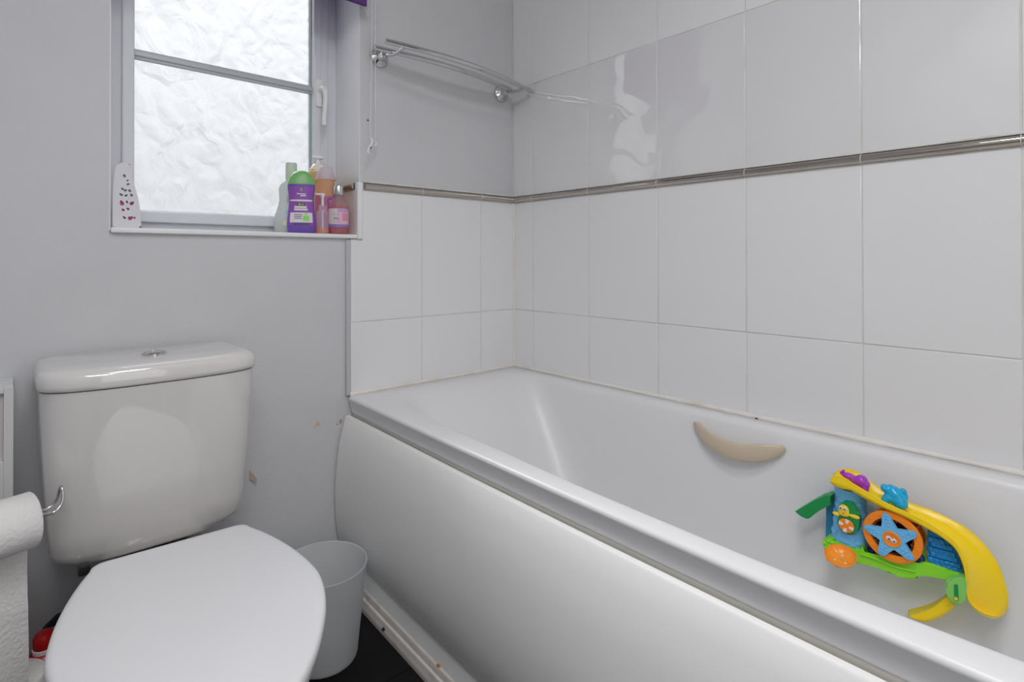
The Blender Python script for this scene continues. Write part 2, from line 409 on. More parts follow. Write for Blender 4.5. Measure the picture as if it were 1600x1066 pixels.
# sill
sl = struct(box('trim_2', (WX0+.001, -.004, WZ0-.006), (WX1-.0005, .163, WZ0+.006), M['white_trim'], None, .003, 3))
SILL = WZ0+.006

# ------------------------------------------------------------------ bath
def edge_x(y): return interp(-y, [(0, -.6755), (.3, -.685), (.55, -.693), (.9, -.700), (1.35, -.704), (1.9, -.704)])
BY0, BY1 = -1.70, -.004
bath = thing('bathtub', 'white acrylic bathtub with bowed side panel along the tiled wall', 'bathtub', (0, 0, 0))
def tub_ring(x0, x1, y0, y1, z, r4, n=10, bow=False):
    """rounded rectangle, radii at (x0,y0),(x1,y0),(x1,y1),(x0,y1)"""
    out = []
    C = [((x0, y0), 1, 1, PI), ((x1, y0), -1, 1, 1.5*PI), ((x1, y1), -1, -1, 0), ((x0, y1), 1, -1, .5*PI)]
    for ((cx, cy), sx_, sy_, a0), r in zip(C, r4):
        for k in range(n):
            t = a0+(PI/2)*k/(n-1)
            out.append((cx+sx_*r+r*math.cos(t), cy+sy_*r+r*math.sin(t), z))
    # densify long sides
    res = []
    for i, p in enumerate(out):
        q = out[(i+1) % len(out)]; res.append(p)
        if i % n == n-1:
            for k in range(1, 16): res.append(tuple(a+(b-a)*k/16 for a, b in zip(p, q)))
    return res
def bowed(ring, w=1.0):
    o = []
    for x, y, z in ring:
        x += (edge_x(y)+.70)*w*min(1, max(0, (-.40-x)/.22))
        o.append((x, y, z))
    return o
r0 = (.006,)*4
zt = .546
def inn(ring):
    o = []
    for x, y, z in ring:
        x += min(1, max(0, (-.40-x)/.22))*interp(-y, [(0, .045), (.3, .027), (.62, .012), (.85, .0), (1.18, -.004), (1.42, .012), (1.7, .02)])
        o.append((x, y, z))
    return o
rings = [
    tub_ring(-.688, -.003, BY0+.003, BY1-.003, .4945, r0),
    tub_ring(-.6905, -.001, BY0, BY1, .4950, r0),
    tub_ring(-.6920, -.001, BY0, BY1, .4965, r0),
    tub_ring(-.6928, -.001, BY0, BY1, .4995, r0),
    tub_ring(-.7020, -.001, BY0, BY1, .5345, r0),
    tub_ring(-.7025, -.001, BY0, BY1, .5360, r0),
    tub_ring(-.7022, -.001, BY0+.001, BY1, .5395, r0),
    tub_ring(-.6998, -.001, BY0+.004, BY1, .5430, r0),
    tub_ring(-.6955, -.001, BY0+.01, BY1, .5450, r0),
    tub_ring(-.689, -.002, BY0+.02, BY1-.002, zt, r0),
    inn(tub_ring(-.667, -.040, BY0+.08, BY1-.060, zt+.0002, (.10, .10, .09, .15))),
    inn(tub_ring(-.661, -.047, BY0+.085, BY1-.074, zt-.001, (.10, .10, .09, .15))),
    inn(tub_ring(-.655, -.053, BY0+.09, BY1-.092, zt-.006, (.10, .10, .09, .15))),
    inn(tub_ring(-.652, -.057, BY0+.095, BY1-.108, zt-.014, (.11, .11, .09, .15))),
    inn(tub_ring(-.645, -.064, BY0+.11, BY1-.145, zt-.045, (.12, .12, .09, .15))),
    tub_ring(-.628, -.078, BY0+.13, BY1-.215, .42, (.13, .13, .09, .13)),
    tub_ring(-.610, -.096, BY0+.15, BY1-.30, .28, (.14, .14, .10, .13)),
    tub_ring(-.590, -.118, BY0+.17, BY1-.375, .17, (.15, .15, .11, .13)),
    tub_ring(-.570, -.138, BY0+.19, BY1-.41, .135, (.15, .15, .12, .13)),
    tub_ring(-.535, -.172, BY0+.225, BY1-.44, .118, (.13, .13, .11, .12)),
    tub_ring(-.48, -.23, BY0+.28, BY1-.50, .115, (.10, .10, .09, .09)),
]
rings = [bowed(r) for r in rings]
tub = loft('tub', rings, M['acrylic'], bath, cap0=False, sm=60)
# outer shell under the rim, hidden, holds the bath to the floor
box('underframe', (-.60, BY0+.06, .0), (-.06, BY1-.06, .095), M['panel'], bath)
# recessed strip between rim and panel
bm = bmesh.new()
N = 18
vs = []
def strip_vf(prof, y0=BY0, y1=BY1-.002, n=24, base=-.70):
    rings = []
    for k in range(n+1):
        y = y0+(y1-y0)*k/n; dx = edge_x(y)-base
        rings.append([(x+dx, y, z) for x, z in prof])
    return rings
loft('rim_lip', strip_vf([(-.684, .476), (-.6905, .476), (-.6905, .495), (-.684, .495)], base=-.70), M['panel_gap'], bath)
# panel
pan = bath
prof = [(-.7060, .4885), (-.7095, .4880), (-.7120, .485), (-.722, .445), (-.7300, .4173), (-.7370, .37), (-.7405, .327), (-.7435, .29), (-.7440, .254), (-.7430, .215), (-.7400, .179), (-.7330, .135), (-.722, .108), (-.711, .092), (-.7062, .0865), (-.7064, .084), (-.7090, .080), (-.7175, .056), (-.7185, .050), (-.716, .034), (-.707, .034)]
inner = [(-.699, .034), (-.700, .09), (-.722, .18), (-.728, .254), (-.722, .35), (-.705, .43), (-.698, .4885)]
# base -.729 : panel sits flush with the rim outer edge minus its bow
loft('panel_sheet', strip_vf([(x+.0, z) for x, z in prof+inner], y1=-.001+PW*0, base=-.7015+0.0), M['panel'], pan, sm=30)
# skirting mouldings along its foot
sk = struct(loft('baseboard_right', strip_vf([(-.715, .0), (-.715, .050), (-.7185, .0515), (-.7235, .049), (-.7255, .044), (-.7255, .038), (-.7265, .034), (-.7305, .0315), (-.7325, .026), (-.7325, .019), (-.734, .016), (-.7345, .009), (-.734, .0)], y1=.004, base=-.702), M['skirting'], None, sm=35))
disc('rust_chip', (edge_x(-.47)-.7205+.702, -.500, .0510), .006, (-.3, 0, 1), M['rust'], sk, 9, .001, .4)
disc('dark_chip', at(599, 983, 'z', .018), .005, (-.6, 0, .6), M['dark_hole'], sk, 9, .001, .4)
# sealant beads along the walls
def bead(name, pts, r, m, parent):
    pts = spline(pts, 3)
    return tube(name, pts, [r*(1+random.uniform(-.22, .22)) for _ in pts], m, parent, 10)
bead('sealant_bead', [(-.001, y, zt+.0035) for y in [-.006-k*.085 for k in range(20)]], .0062, M['sealant'], bath)
bead('sealant_bead', [(x, -.002, zt+.0035) for x in [-.672+k*.0745 for k in range(10)]], .0062, M['sealant'], bath)
disc('open_joint', (-.0075, -.885, zt+.0015), .003, (-1, 0, .6), M['dark_hole'], bath, 8)
# ------------------------------------------------------------------ grab handle on the inner side
def tub_wall_x(z): return interp(z, [(.118, -.172), (.135, -.138), (.17, -.118), (.28, -.096), (.42, -.078), (.501, -.064), (.532, -.057), (.546, -.04)])
gh = thing('grab_handle', 'cream plastic curved grab handle on the inner bath wall', 'handle', (0, 0, 0))
hy0, hy1 = -.752, -.975
rings = []
for k in range(29):
    t = k/28; y = hy0+(hy1-hy0)*t; s = math.sin(PI*t)
    bow = s**.7 if s > 0 else 0
    zc = .515-.027*s-.008*t
    hz = .006+.0150*min(1, s*1.6)**.5
    xw = tub_wall_x(zc)
    xo = xw-.006-.030*bow
    th = .004+.004*s
    rings.append([(xo+th*math.cos(a)*1.0, y, zc+hz*math.sin(a)) for a in [2*PI*i/20 for i in range(20)]])
loft('grip', rings, M['cream'], gh, sm=60)
for y, z in ((hy0-.010, .512), (hy1+.010, .505)):
    xw = tub_wall_x(z)
    lathe('mount', [(.009, -.006), (.009, .008), (.006, .014)], M['cream'], gh, 16, loc=(xw, y, z), rot=(0, -PI/2, 0))

# ------------------------------------------------------------------ toilet
tl = thing('toilet', 'white close-coupled toilet with closed D-shaped lid under the window', 'toilet', (0, 0, 0))
TCX = -1.2015
def cis_ring(hw, yf, yb, z, n=48, cx=TCX, side=.05, r=.045):
    """flat back, bowed front"""
    P = []
    ys = yf+side                                   # where the side meets the bow
    for k in range(n+1):                           # front bow from right to left as super-ellipse
        t = PI*k/n; c, s = math.cos(t), math.sin(t)
        P.append((cx+hw*math.copysign(abs(c)**.70, c), ys-(ys-yf)*abs(s)**.66*1.0, z))
    for k in range(9):
        t = PI/2*k/8; P.append((cx-hw+r*(1-math.cos(t))*.6, yb-r*.6*(1-math.sin(t)), z))
    for k in range(9):
        t = PI/2*(1-k/8); P.append((cx+hw-r*(1-math.cos(t))*.6, yb-r*.6*(1-math.sin(t)), z))
    return P
body = []
for z, hw, yf in ((.360, .118, -.16), (.361, .140, -.185), (.366, .157, -.205), (.377, .168, -.218), (.393, .1735, -.226), (.43, .1765, -.230), (.55, .184, -.240), (.65, .1885, -.248), (.705, .190, -.252)):
    body.append(cis_ring(hw, yf, -.012 if z > .38 else -.03, z, side=.075))
loft('cistern', body, M['ceramic'], tl, sm=60)
lidr = []
for z, d in ((.7075, -.004), (.7065, .0), (.709, .0035), (.716, .0045), (.730, .0040), (.737, .001), (.7415, -.004), (.7445, -.011), (.7462, -.022)):
    lidr.append(cis_ring(.190+d, -.252-d, -.008-max(0, -d), z, side=.075 if d > -.03 else .075))
cl = loft('cistern_lid', lidr, M['ceramic'], tl, sm=60)
loft('lid_gap', [cis_ring(.186, -.248, -.014, z, side=.075) for z in (.704, .7085)], M['gap_brown'], tl, sm=60)
bx = at(243, 558, 'z', .748)
bt = lathe('flush_button', [(.0235, -.004), (.0235, .0015), (.021, .0038), (.0175, .0038), (.0172, .0022), (.0168, .0022)], M['chrome'], tl, 40, loc=(TCX+.004, -.135, .7475))
bm = bmesh.new()
for s in (-1, 1):
    pts = [(s*.0008+s*.0160*math.cos(t), .0160*math.sin(t)) for t in [PI*(-.5+k/14) for k in range(15)]]
    b2 = prism_bm(pts, 'z', .0018, .0036, .0006); tmp = bpy.data.meshes.new('t'); b2.to_mesh(tmp); b2.free(); bm.from_mesh(tmp); bpy.data.meshes.remove(tmp)
bm_obj('button_half', bm, M['chrome'], bt)
# seat lid outline, local frame along the axis
AX = Vector((-.06, -.998, 0)).normalized(); PX = Vector((.998, -.06, 0)).normalized(); O0 = Vector((-1.2005, -.349, 0))
def seat_ring(z, off=0):
    rc = .022; T = [(0, .128-rc)]+[(rc*(1-math.cos(PI/2*k/6)), .128-rc+rc*math.sin(PI/2*k/6)) for k in range(1, 7)]
    P = [(p.x, p.y) for p in spline([(rc, .1285, 0), (.06, .1445, 0), (.11, .1605, 0), (.17, .1735, 0), (.24, .180, 0), (.29, .1735, 0), (.339, .158, 0), (.3775, .140, 0), (.4145, .1190, 0), (.45, .0935, 0), (.48, .0655, 0), (.500, .037, 0), (.508, 0, 0)], 5)][1:]
    half = T+P; pts = half+[(t, -w_) for t, w_ in reversed(half[:-1])]
    c = (.23, 0); out = []
    for t, w_ in pts:
        d = math.hypot(t-c[0], w_); f = max(0, (d-off)/d)
        q = (c[0]+(t-c[0])*f, w_*f); out.append(tuple(O0+AX*q[0]+PX*q[1]+Vector((0, 0, z))))
    return out
lid = [seat_ring(.4105, .010), seat_ring(.4105, .003), seat_ring(.412, .001), seat_ring(.416, 0), seat_ring(.423, 0), seat_ring(.4275, .0018), seat_ring(.430, .005), seat_ring(.4312, .010), seat_ring(.4316, .018)]
loft('seat_lid', lid, M['seat'], tl, sm=60)
st = [seat_ring(.386, .016), seat_ring(.387, .012), seat_ring(.392, .008), seat_ring(.404, .006), seat_ring(.408, .008), seat_ring(.4095, .014)]
loft('seat', st, M['seat'], tl, sm=60)
# pan: rim then pedestal
def pan_ring(z, s, t0=0, off=.02):
    base = seat_ring(z, off); c = O0+AX*(.22+t0)
    return [tuple(Vector((c.x+(p[0]-c.x)*s, c.y+(p[1]-c.y)*s, z))) for p in base]
pr = [pan_ring(.0, .56, -.03), pan_ring(.012, .57, -.03), pan_ring(.03, .53, -.03), pan_ring(.10, .50, -.04), pan_ring(.20, .58, -.03), pan_ring(.28, .78, -.01), pan_ring(.33, .93, 0), pan_ring(.36, .985, 0), pan_ring(.380, 1.0, 0), pan_ring(.386, .99, 0)]
loft('pan', pr, M['ceramic'], tl, sm=60)
# ceramic shelf that carries the cistern and joins wall outlet
shelf = []
for z, hw, yf, yb in ((.02, .07, -.36, -.10), (.20, .075, -.38, -.09), (.30, .085, -.40, -.07), (.325, .092, -.40, -.05), (.338, .094, -.40, -.045), (.341, .090, -.395, -.05)):
    shelf.append(ell_ring(TCX, (yf+yb)/2, z, hw, (yb-yf)/2, 36, 4.5))
loft('pan_shelf', shelf, M['ceramic'], tl, sm=60)
lathe('rubber_gasket', [(.06, .341), (.078, .345), (.078, .356), (.06, .362)], M['black'], tl, 30, c=(TCX, -.12, 0))
for s in (-1, 1):
    lathe('seat_hinge', [(.013, 0), (.013, .032), (.010, .037)], M['chrome'], tl, 18, loc=tuple(O0+AX*.004+PX*s*.075+Vector((0, 0, .372))))
hx_ = at(126, 888, 'y', -.33)
box('hinge_block', (hx_.x-.004, hx_.y-.004, hx_.z-.014), (hx_.x+.014, hx_.y+.012, hx_.z+.004), M['black'], tl, .003)
# water inlet valve, black, on a grey pipe beside the pan
vv = thing('inlet_valve', 'black valve on a grey pipe low behind the toilet', 'valve', (0, 0, 0))
p = at(84, 965, 'y', -.06)
tube('valve_pipe', spline([(p.x+.05, -.06, .02), (p.x+.045, -.06, p.z-.03), (p.x+.03, -.06, p.z+.012), (p.x+.055, -.06, p.z+.05)], 6), .008, M['grey_trim'], vv, 12)
prism('valve_lever', [(p.x-.018, p.z-.012), (p.x+.004, p.z+.006), (p.x+.030, p.z+.010), (p.x+.030, p.z-.012)], 'y', -.075, -.060, M['black'], vv, .002)

# ------------------------------------------------------------------ bin
bn = thing('waste_bin', 'translucent frosted white waste bin between toilet and bath panel', 'bin', (-.862, -.242, 0))
lathe('bin_wall', [(.0, .003), (.074, .003), (.078, .006), (.080, .012), (.1015, .221), (.1027, .2225), (.1022, .224), (.0995, .223), (.0785, .014), (.072, .0065), (0, .006)], M['bin'], bn, 64, False, False, sm=50)

# ------------------------------------------------------------------ toilet roll stand with rolls
RY = -.27
stand = thing('toilet_roll_stand', 'chrome wire toilet roll stand left of the toilet', 'stand', (-1.50, -.275, 0))
ra = math.radians(20)
a0 = at(-60, 813, 'y', -.33); a1 = at(84, 790, 'y', -.235)
rd = Vector((.954, .299, 0))
rn = Vector((rd.y, -rd.x, 0))
zr_ = .487
def arm(s):
    c = Vector((-1.50, -.33, zr_))+Vector((0, 0, 0))
    return c
EL = at(84, 797, 'y', -.26); EB = at(74, 789, 'y', -.200)
tipf = at(93, 768, 'y', -.225); 
Aend = EL.copy()
A0 = Aend-rd*.185
Z3 = lambda z: Vector((0, 0, z))
w1 = [A0+rn*.006+Z3(.011), Aend-rd*.05+rn*.006+Z3(.011), Aend-rd*.014+rn*.012+Z3(.001), Aend+rn*.013+Z3(.003), Aend+rd*.009+rn*.010+Z3(.014), Aend+rd*.011+rn*.006+Z3(.030), Aend+rd*.011+Z3(.037),
      Aend+rd*.011-rn*.006+Z3(.030), Aend+rd*.009-rn*.010+Z3(.014), Aend-rn*.013+Z3(.003), Aend-rd*.014-rn*.012+Z3(.001), Aend-rd*.05-rn*.006+Z3(.011), A0-rn*.006+Z3(.011)]
post = Vector((A0.x, A0.y, 0))
stand.location = post
def loc_(pts): return [tuple(Vector(p)-post) for p in pts]
tube('roll_arm', loc_(spline(w1, 5)), .0027, M['chrome'], stand, 10)
tube('post', [(0, 0, .01), (0, 0, .62)], .006, M['chrome'], stand, 14)
lathe('base', [(.085, 0), (.085, .006), (.080, .010), (.01, .013)], M['chrome'], stand, 40)
tube('post_collar', [(0, 0, EL.z-.004), (0, 0, EL.z+.026)], .012, M['chrome'], stand, 16)
# roll on the arm
RR, RH = .0460, .0190
rc = Aend-rd*.062+Vector((0, 0, 0)); rc.z = .495+.0021-RH*0-.0
roll = thing('toilet_roll', 'toilet roll on the chrome arm with paper hanging down', 'toilet roll', (0, 0, 0))
cen1 = Aend-rd*.030; cen0 = cen1-rd*.102
cz = .4975-RH*.0
def roll_rings(c0, c1, prof, up=Vector((0, 0, 1)), n=48):
    ax = (c1-c0).normalized(); x = ax.cross(up).normalized(); y_ = x.cross(ax); L_ = (c1-c0).length
    return [[tuple(c0+ax*(t*L_)+x*r*math.cos(2*PI*k/n)+y_*r*math.sin(2*PI*k/n)) for k in range(n)] for t, r in prof]
ZR = EL.z-.0035
c0 = Vector((cen0.x, cen0.y, ZR)); c1 = Vector((cen1.x, cen1.y, ZR))
rr = roll_rings(c0, c1, [(0, RH), (0, RR-.002), (.02, RR), (.98, RR), (1, RR-.002), (1, RH), (0, RH)])
loft('paper_body', rr, M['paper'], roll, cap0=False, cap1=False, sm=50)
loft('cardboard_core', roll_rings(c0, c1, [(0.002, RH), (.998, RH), (.998, RH-.0015), (.002, RH-.0015), (.002, RH)]), M['card'], roll, cap0=False, cap1=False, sm=50)
# hanging sheet, from the back of the roll, with one perforation
sheet = []
back = -rn
if back.y < 0: back = -back
zt_, zp, ze = ZR, .338, .206
col = []
for k in range(26):
    z = ZR-(ZR-.215)*k/25; bulge = .004*math.sin(6*k/25)
    if k == 13: bulge -= .0015
    col.append((z, bulge))
ringsS = []
sR = c1-rd*.005; sL = c0+rd*.001
for z, b in col:
    o_ = back*(.004+b)
    zz = z-RR*.85*(1 if z > .4 else 1)*0
    ringsS.append([tuple(Vector((sL.x, sL.y, zz))+o_), tuple(Vector((sR.x, sR.y, zz))+o_), tuple(Vector((sR.x, sR.y, zz))+o_+back*.0006), tuple(Vector((sL.x, sL.y, zz))+o_+back*.0006)])
loft('hanging_sheet', ringsS, M['paper'], roll, sm=60)
# spare rolls stacked on the base of the stand
spc = at(13, 1062, 'z', .205)
for k, lb in ((0, 'spare toilet roll on the stand base, lower of the two'), (1, 'spare toilet roll standing upright at the bottom left corner')):
    sp = thing('toilet_roll', lb, 'toilet roll', (spc.x, spc.y, .010+k*.098), 0, 'spare toilet rolls')
    lathe('paper_body', [(.019, 0), (.052, 0), (.054, .002), (.054, .095), (.052, .097), (.0195, .097), (.019, 0)], M['paper'], sp, 44, False, False, sm=50)
    lathe('cardboard_core', [(.019, .001), (.019, .0965), (.0178, .0965), (.0178, .001), (.019, .001)], M['card'], sp, 30, False, False)
# the pole base carries them: move it under the stack
# ------------------------------------------------------------------ white cabinet at the left edge
cbn = thing('cabinet', 'white cabinet with recessed panel at the left edge by the wall', 'cabinet', (0, 0, 0))
cx1 = -1.4268; cy0 = -.10
zt1 = at(15, 604, 'y', cy0).z
box('carcass', (XL+.002, cy0+.018, .0), (cx1, PW-.001, zt1), M['cabinet'], cbn, .0015)
dx1 = cx1+.0008
zr1, zr2 = at(5, 615, 'y', cy0).z, at(5, 722, 'y', cy0).z
dr = rect_frame('door_frame', XL+.004, dx1, .03, zt1-.001, (.014, .0145, .05, zt1-zr1), cy0, cy0+.018, M['cabinet'], cbn, .0015)
box('mid_rail', (XL+.018, cy0, .40), (dx1-.0145, cy0+.018, zr2), M['cabinet'], cbn, .0015)
box('recessed_panel', (XL+.017, cy0+.010, .07), (dx1-.014, cy0+.017, zr1+.001), M['cabinet_in'], cbn)
# ------------------------------------------------------------------ red bottle by the cabinet
p = at(63, 1000, 'y', -.10)
rb = thing('cleaner_bottle', 'red plastic bottle with a pale band behind the toilet', 'bottle', (p.x+.006, -.10, 0))
zz = at(60, 990, 'y', -.10).z; zb_ = at(60, 1016, 'y', -.10).z
lathe('bottle_body', [(.026, 0), (.030, .004), (.030, zb_-.02), (.024, zb_-.008), (.015, zb_-.002)], M['red'], rb, 30)
lathe('neck_band', [(.0185, zb_-.006), (.0190, zb_+.003), (.017, zb_+.004)], M['handle_white'], rb, 30)
lathe('cap', [(.0175, zb_+.003), (.0180, zz-.010), (.014, zz-.002), (.004, zz)], M['red'], rb, 30)

# ------------------------------------------------------------------ towel rail
tr = thing('towel_rail', 'curved chrome double towel rail high on the back wall', 'towel rail', (0, 0, 0))
fxs = [(-.5687, 1.572), (-.058, 1.560)]
for fx, fz in fxs:
    lathe('flange', [(.031, 0), (.031, .004), (.028, .008), (.016, .012), (.013, .016), (.013, .040), (.011, .043)], M['chrome'], tr, 32, loc=(fx, PW, fz), rot=(PI/2, 0, 0))
# bars bow away from the wall; end points read from the picture on their real planes
bA0, bA1 = at(584, 74, 'y', -.048), at(798, 140, 'y', -.048)
fA0, fA1 = at(603, 64, 'y', -.105), at(831, 143, 'y', -.105)
zb1, zf1 = 1.576, 1.578
def bar(p0, p1, y0, bow, z0, z1, r):
    pts = []
    for k in range(25):
        t = k/24; pts.append((p0.x+(p1.x-p0.x)*t, y0-bow*math.sin(PI*t), z0+(z1-z0)*t))
    return tube('rail_bar', pts, r, M['chrome'], tr, 16)
bar(bA0, bA1, -.048, .030, bA0.z, bA1.z, .0076)
bar(fA0, fA1, -.105, .035, fA0.z, fA1.z, .0078)
for (fx, fz), ba, fa in zip(fxs, (bA0, bA1), (fA0, fA1)):
    s = .04 if fx < -.3 else -.035
    tube('bracket', spline([(fx, -.028, fz), (fx+s*.2, -.058, ba.z-.011), (fx+s*.25, -.085, (ba.z+fa.z)/2-.010), (fx+s*.3, -.117, fa.z-.008)], 5), .0060, M['chrome'], tr, 12)

# ------------------------------------------------------------------ roller blind and its chain
rb2 = thing('roller_blind', 'purple roller blind, only its bottom rail showing at the top', 'blind', (0, 0, 0))
pb = at(572, 8, 'y', -.05)
box('blind_fabric', (-1.33, -.0510, pb.z+.012), (pb.x, -.0500, 2.20), M['purple_blind'], rb2)
box('bottom_rail', (-1.33, -.056, pb.z-.004), (pb.x, -.045, pb.z+.016), M['purple_blind'], rb2, .002)
box('rail_end_cap', (pb.x, -.056, pb.z-.003), (pb.x+.004, -.045, pb.z+.016), M['rail_cap'], rb2, .001)
tube('roller_tube', [(-1.34, -.035, 2.21), (-.60, -.035, 2.21)], .018, M['handle_white'], rb2, 20)
box('roller_bracket', (-.600, -.055, 2.18), (-.590, PW, 2.24), M['handle_white'], rb2, .002)
ch = thing('blind_chain', 'white beaded blind chain hanging beside the towel rail', 'chain', (0, 0, 0))
def chain(name, p0, p1):
    bm = bmesh.new(); n = int((p1-p0).length/.0062)
    for k in range(n):
        c = p0.lerp(p1, k/(n-1)); bmesh.ops.create_icosphere(bm, subdivisions=1, radius=.0021, matrix=Matrix.Translation(c))
    o = bm_obj(name, bm, M['handle_white'], ch, 60); o['kind'] = 'stuff'
    tube('cord', [tuple(p0), tuple(p1)], .0007, M['handle_white'], ch, 6)
c_t = Vector((-.612, -.045, 2.20)); c_b = at(578.5, 218, 'y', -.045)
chain('beads', c_t, c_b)
c_t2 = Vector((-.604, -.030, 2.20)); c_b2 = at(587, 224, 'y', -.030)
chain('beads', c_t2, c_b2)
lk = [at(u, v, 'y', -.045) for u, v in ((579, 215), (582, 219), (580, 226), (576, 232), (575, 238), (577, 239))]
tube('chain_connector', spline([tuple(q) for q in lk], 4), .0024, M['handle_white'], ch, 10)
lk = [at(u, v, 'y', -.030) for u, v in ((587, 222), (588, 226), (585, 228))]
tube('chain_connector', spline([tuple(q) for q in lk], 4), .0024, M['handle_white'], ch, 10)
# ------------------------------------------------------------------ blobs (one skin from several ellipsoids)
def blob(name, ells, m, parent, voxel=.0012, sm_=6):
    bm = bmesh.new()
    for c, r in ells:
        r = r if isinstance(r, (tuple, list)) else (r, r, r)
        bmesh.ops.create_uvsphere(bm, u_segments=20, v_segments=12, radius=1, matrix=Matrix.Translation(c) @ Matrix.Diagonal((*r, 1)))
    me = bpy.data.meshes.new('tmp'); bm.to_mesh(me); bm.free()
    t = bpy.data.objects.new('tmp', me); COL.objects.link(t)
    md = t.modifiers.new('r', 'REMESH'); md.mode = 'VOXEL'; md.voxel_size = voxel
    ms = t.modifiers.new('s', 'SMOOTH'); ms.iterations = sm_; ms.factor = .5
    dg = bpy.context.evaluated_depsgraph_get(); dg.update()
    me2 = bpy.data.meshes.new_from_object(t.evaluated_get(dg)); me2.name = name
    bpy.data.objects.remove(t); bpy.data.meshes.remove(me)
    me2.shade_smooth(); return link(name, me2, m, parent)
def merge(bm, b2):
    t = bpy.data.meshes.new('t'); b2.to_mesh(t); b2.free(); bm.from_mesh(t); bpy.data.meshes.remove(t)

# ------------------------------------------------------------------ the bath toy
def plast(name, c, r=.28): return mat(name, c, r, ior=1.5)
Y_ = plast('toy_yellow', (1.0, .71, .005)); GR = plast('toy_lime', (.28, .78, .03)); LB = plast('toy_light_blue', (.17, .54, .90), .4)
OR = plast('toy_orange', (1.0, .27, .012)); DB = plast('toy_blue', (.006, .24, .62)); NV = plast('toy_navy', (.01, .04, .20))
DG = plast('toy_green', (.006, .30, .07)); PU = plast('toy_purple', (.42, .05, .60), .22); SB = plast('toy_sky', (.012, .42, .75), .22)
WH = plast('toy_white', (.85, .82, .78)); PB = plast('toy_pupil', (.03, .10, .40)); MR = plast('toy_maroon', (.16, .012, .02)); SY = plast('toy_face_yellow', (.95, .66, .03)); OD = plast('toy_pale_orange', (1.0, .36, .03))
toy = thing('bath_toy', 'colourful water play bath toy with yellow slide and starfish wheel', 'toy', (0, 0, 0))
def P2(pts, x): return [tuple(at(u, v, 'x', x)[1:]) for u, v in pts]
def tprism(name, pts, xf, xb, m, parent=None, bev=.0015):
    return prism(name, P2(pts, xf), 'x', xf, xb, m, parent or toy, bev)
# base
def crv(pts, n=3):
    return [(p.x, p.y) for p in spline([(u, v, 0) for u, v in pts], n)]
tprism('toy_base', [(1285.6, 846), (1288, 842.5), (1298.8, 842), (1306, 848), (1335, 857), (1345, 861), (1346, 853), (1352, 866), (1380, 870), (1420, 877), (1451, 881), (1480, 891), (1498, 898), (1508, 898), (1508, 912), (1478, 906), (1456, 899), (1438, 897), (1432, 905), (1420, 906), (1405, 902), (1391, 897), (1367, 884), (1350, 882), (1335, 880), (1312, 868), (1287, 860)], -.160, -.105, GR, bev=.003)
tube('base_rim', [at(u, v, 'x', -.1615) for u, v in crv([(1345, 866), (1370, 874), (1400, 886), (1430, 893)])], .0022, GR, toy, 10)
for u, v, r in ((1288, 848, .0035), (1294, 846, .0030), (1300, 848, .0032), (1290, 856, .003), (1297, 853, .003)):
    c = at(u, v, 'x', -.160); blob('base_pebble', [(c, (.003, r*1.3, r))], GR, toy, .0009)
# hub with slot and star button
hub = tprism('end_hub', crv([(1477, 910), (1484, 904), (1507, 905), (1510, 920), (1509, 935), (1504, 942), (1496, 946.5), (1488, 942), (1481, 932), (1477, 920)], 3), -.178, -.12, plast('toy_mint', (.25, .66, .14)), bev=.003)
tprism('hub_slot', [(1490.5, 914), (1496.5, 914), (1498, 938), (1490.5, 938)], -.1788, -.1775, DG, hub, .0005)
c = at(1494, 935.5, 'x', -.179)
st5 = [(c.y+math.cos(PI/2+PI*k/5)*(.0035 if k % 2 == 0 else .0019), c.z+math.sin(PI/2+PI*k/5)*(.0035 if k % 2 == 0 else .0019)) for k in range(10)]
prism('star_button', st5, 'x', -.1805, -.1785, Y_, hub)
# tower
TY, TX, TZ0, TZ1 = -1.122, -.128, at(1330, 853, 'x', -.155).z, at(1327, 768, 'x', -.155).z
def tower_r(f): return .0265+.0075*(1-f)**1.5
def tw_pt(a, z, off=0):
    f = (z-TZ0)/(TZ1-TZ0); r = tower_r(f)+off; return (TX-r*.95*math.cos(a), TY+r*math.sin(a), z)
tw = loft('tower', [[tw_pt(2*PI*k/40, TZ0+(TZ1-TZ0)*i/12) for k in range(40)] for i in range(13)], LB, toy, sm=60)
loft('tower_band', [[tw_pt(2*PI*k/40, z, o) for k in range(40)] for z, o in ((TZ1-.020, 0), (TZ1-.019, .0012), (TZ1-.001, .0022), (TZ1, 0))], LB, tw, sm=40)
def tpatch(a0, a1, z0, z1, th, m, parent, name):
    n = 5; A = [a0+(a1-a0)*k/n for k in range(n+1)]
    rings = [[tw_pt(a, z, o) for a in A] for z, o in ((z0, -.001), (z0+.0005, th), (z1-.0005, th), (z1, -.001))]
    return loft(name, rings, m, parent, closed=False, cap0=False, cap1=False, sm=30)
for a0, a1, z, h in ((-1.0, -.45, .005, .009), (-.2, .35, .004, .010), (.55, 1.15, .012, .009), (-1.35, -.75, .030, .009), (-1.3, -.8, .056, .009), (.55, 1.05, .034, .009), (.75, 1.25, .050, .009), (.45, .95, .066, .009), (-.9, -.4, .078, .008), (.1, .6, .080, .008), (-.35, .15, .018, .007)):
    tpatch(a0, a1, TZ0+z, TZ0+z+h, .0019, LB, tw, 'brick')
q = P2([(1293, 772), (1303, 772), (1303, 842), (1292, 838)], -.112)
prism('back_plate', q, 'x', -.120, -.104, plast('toy_mid_blue', (.02, .26, .50)), toy, .001)
box('spine', (-.110, TY-.215, TZ0-.004), (-.104, TY+.005, TZ0+.012), GR, toy, .001)
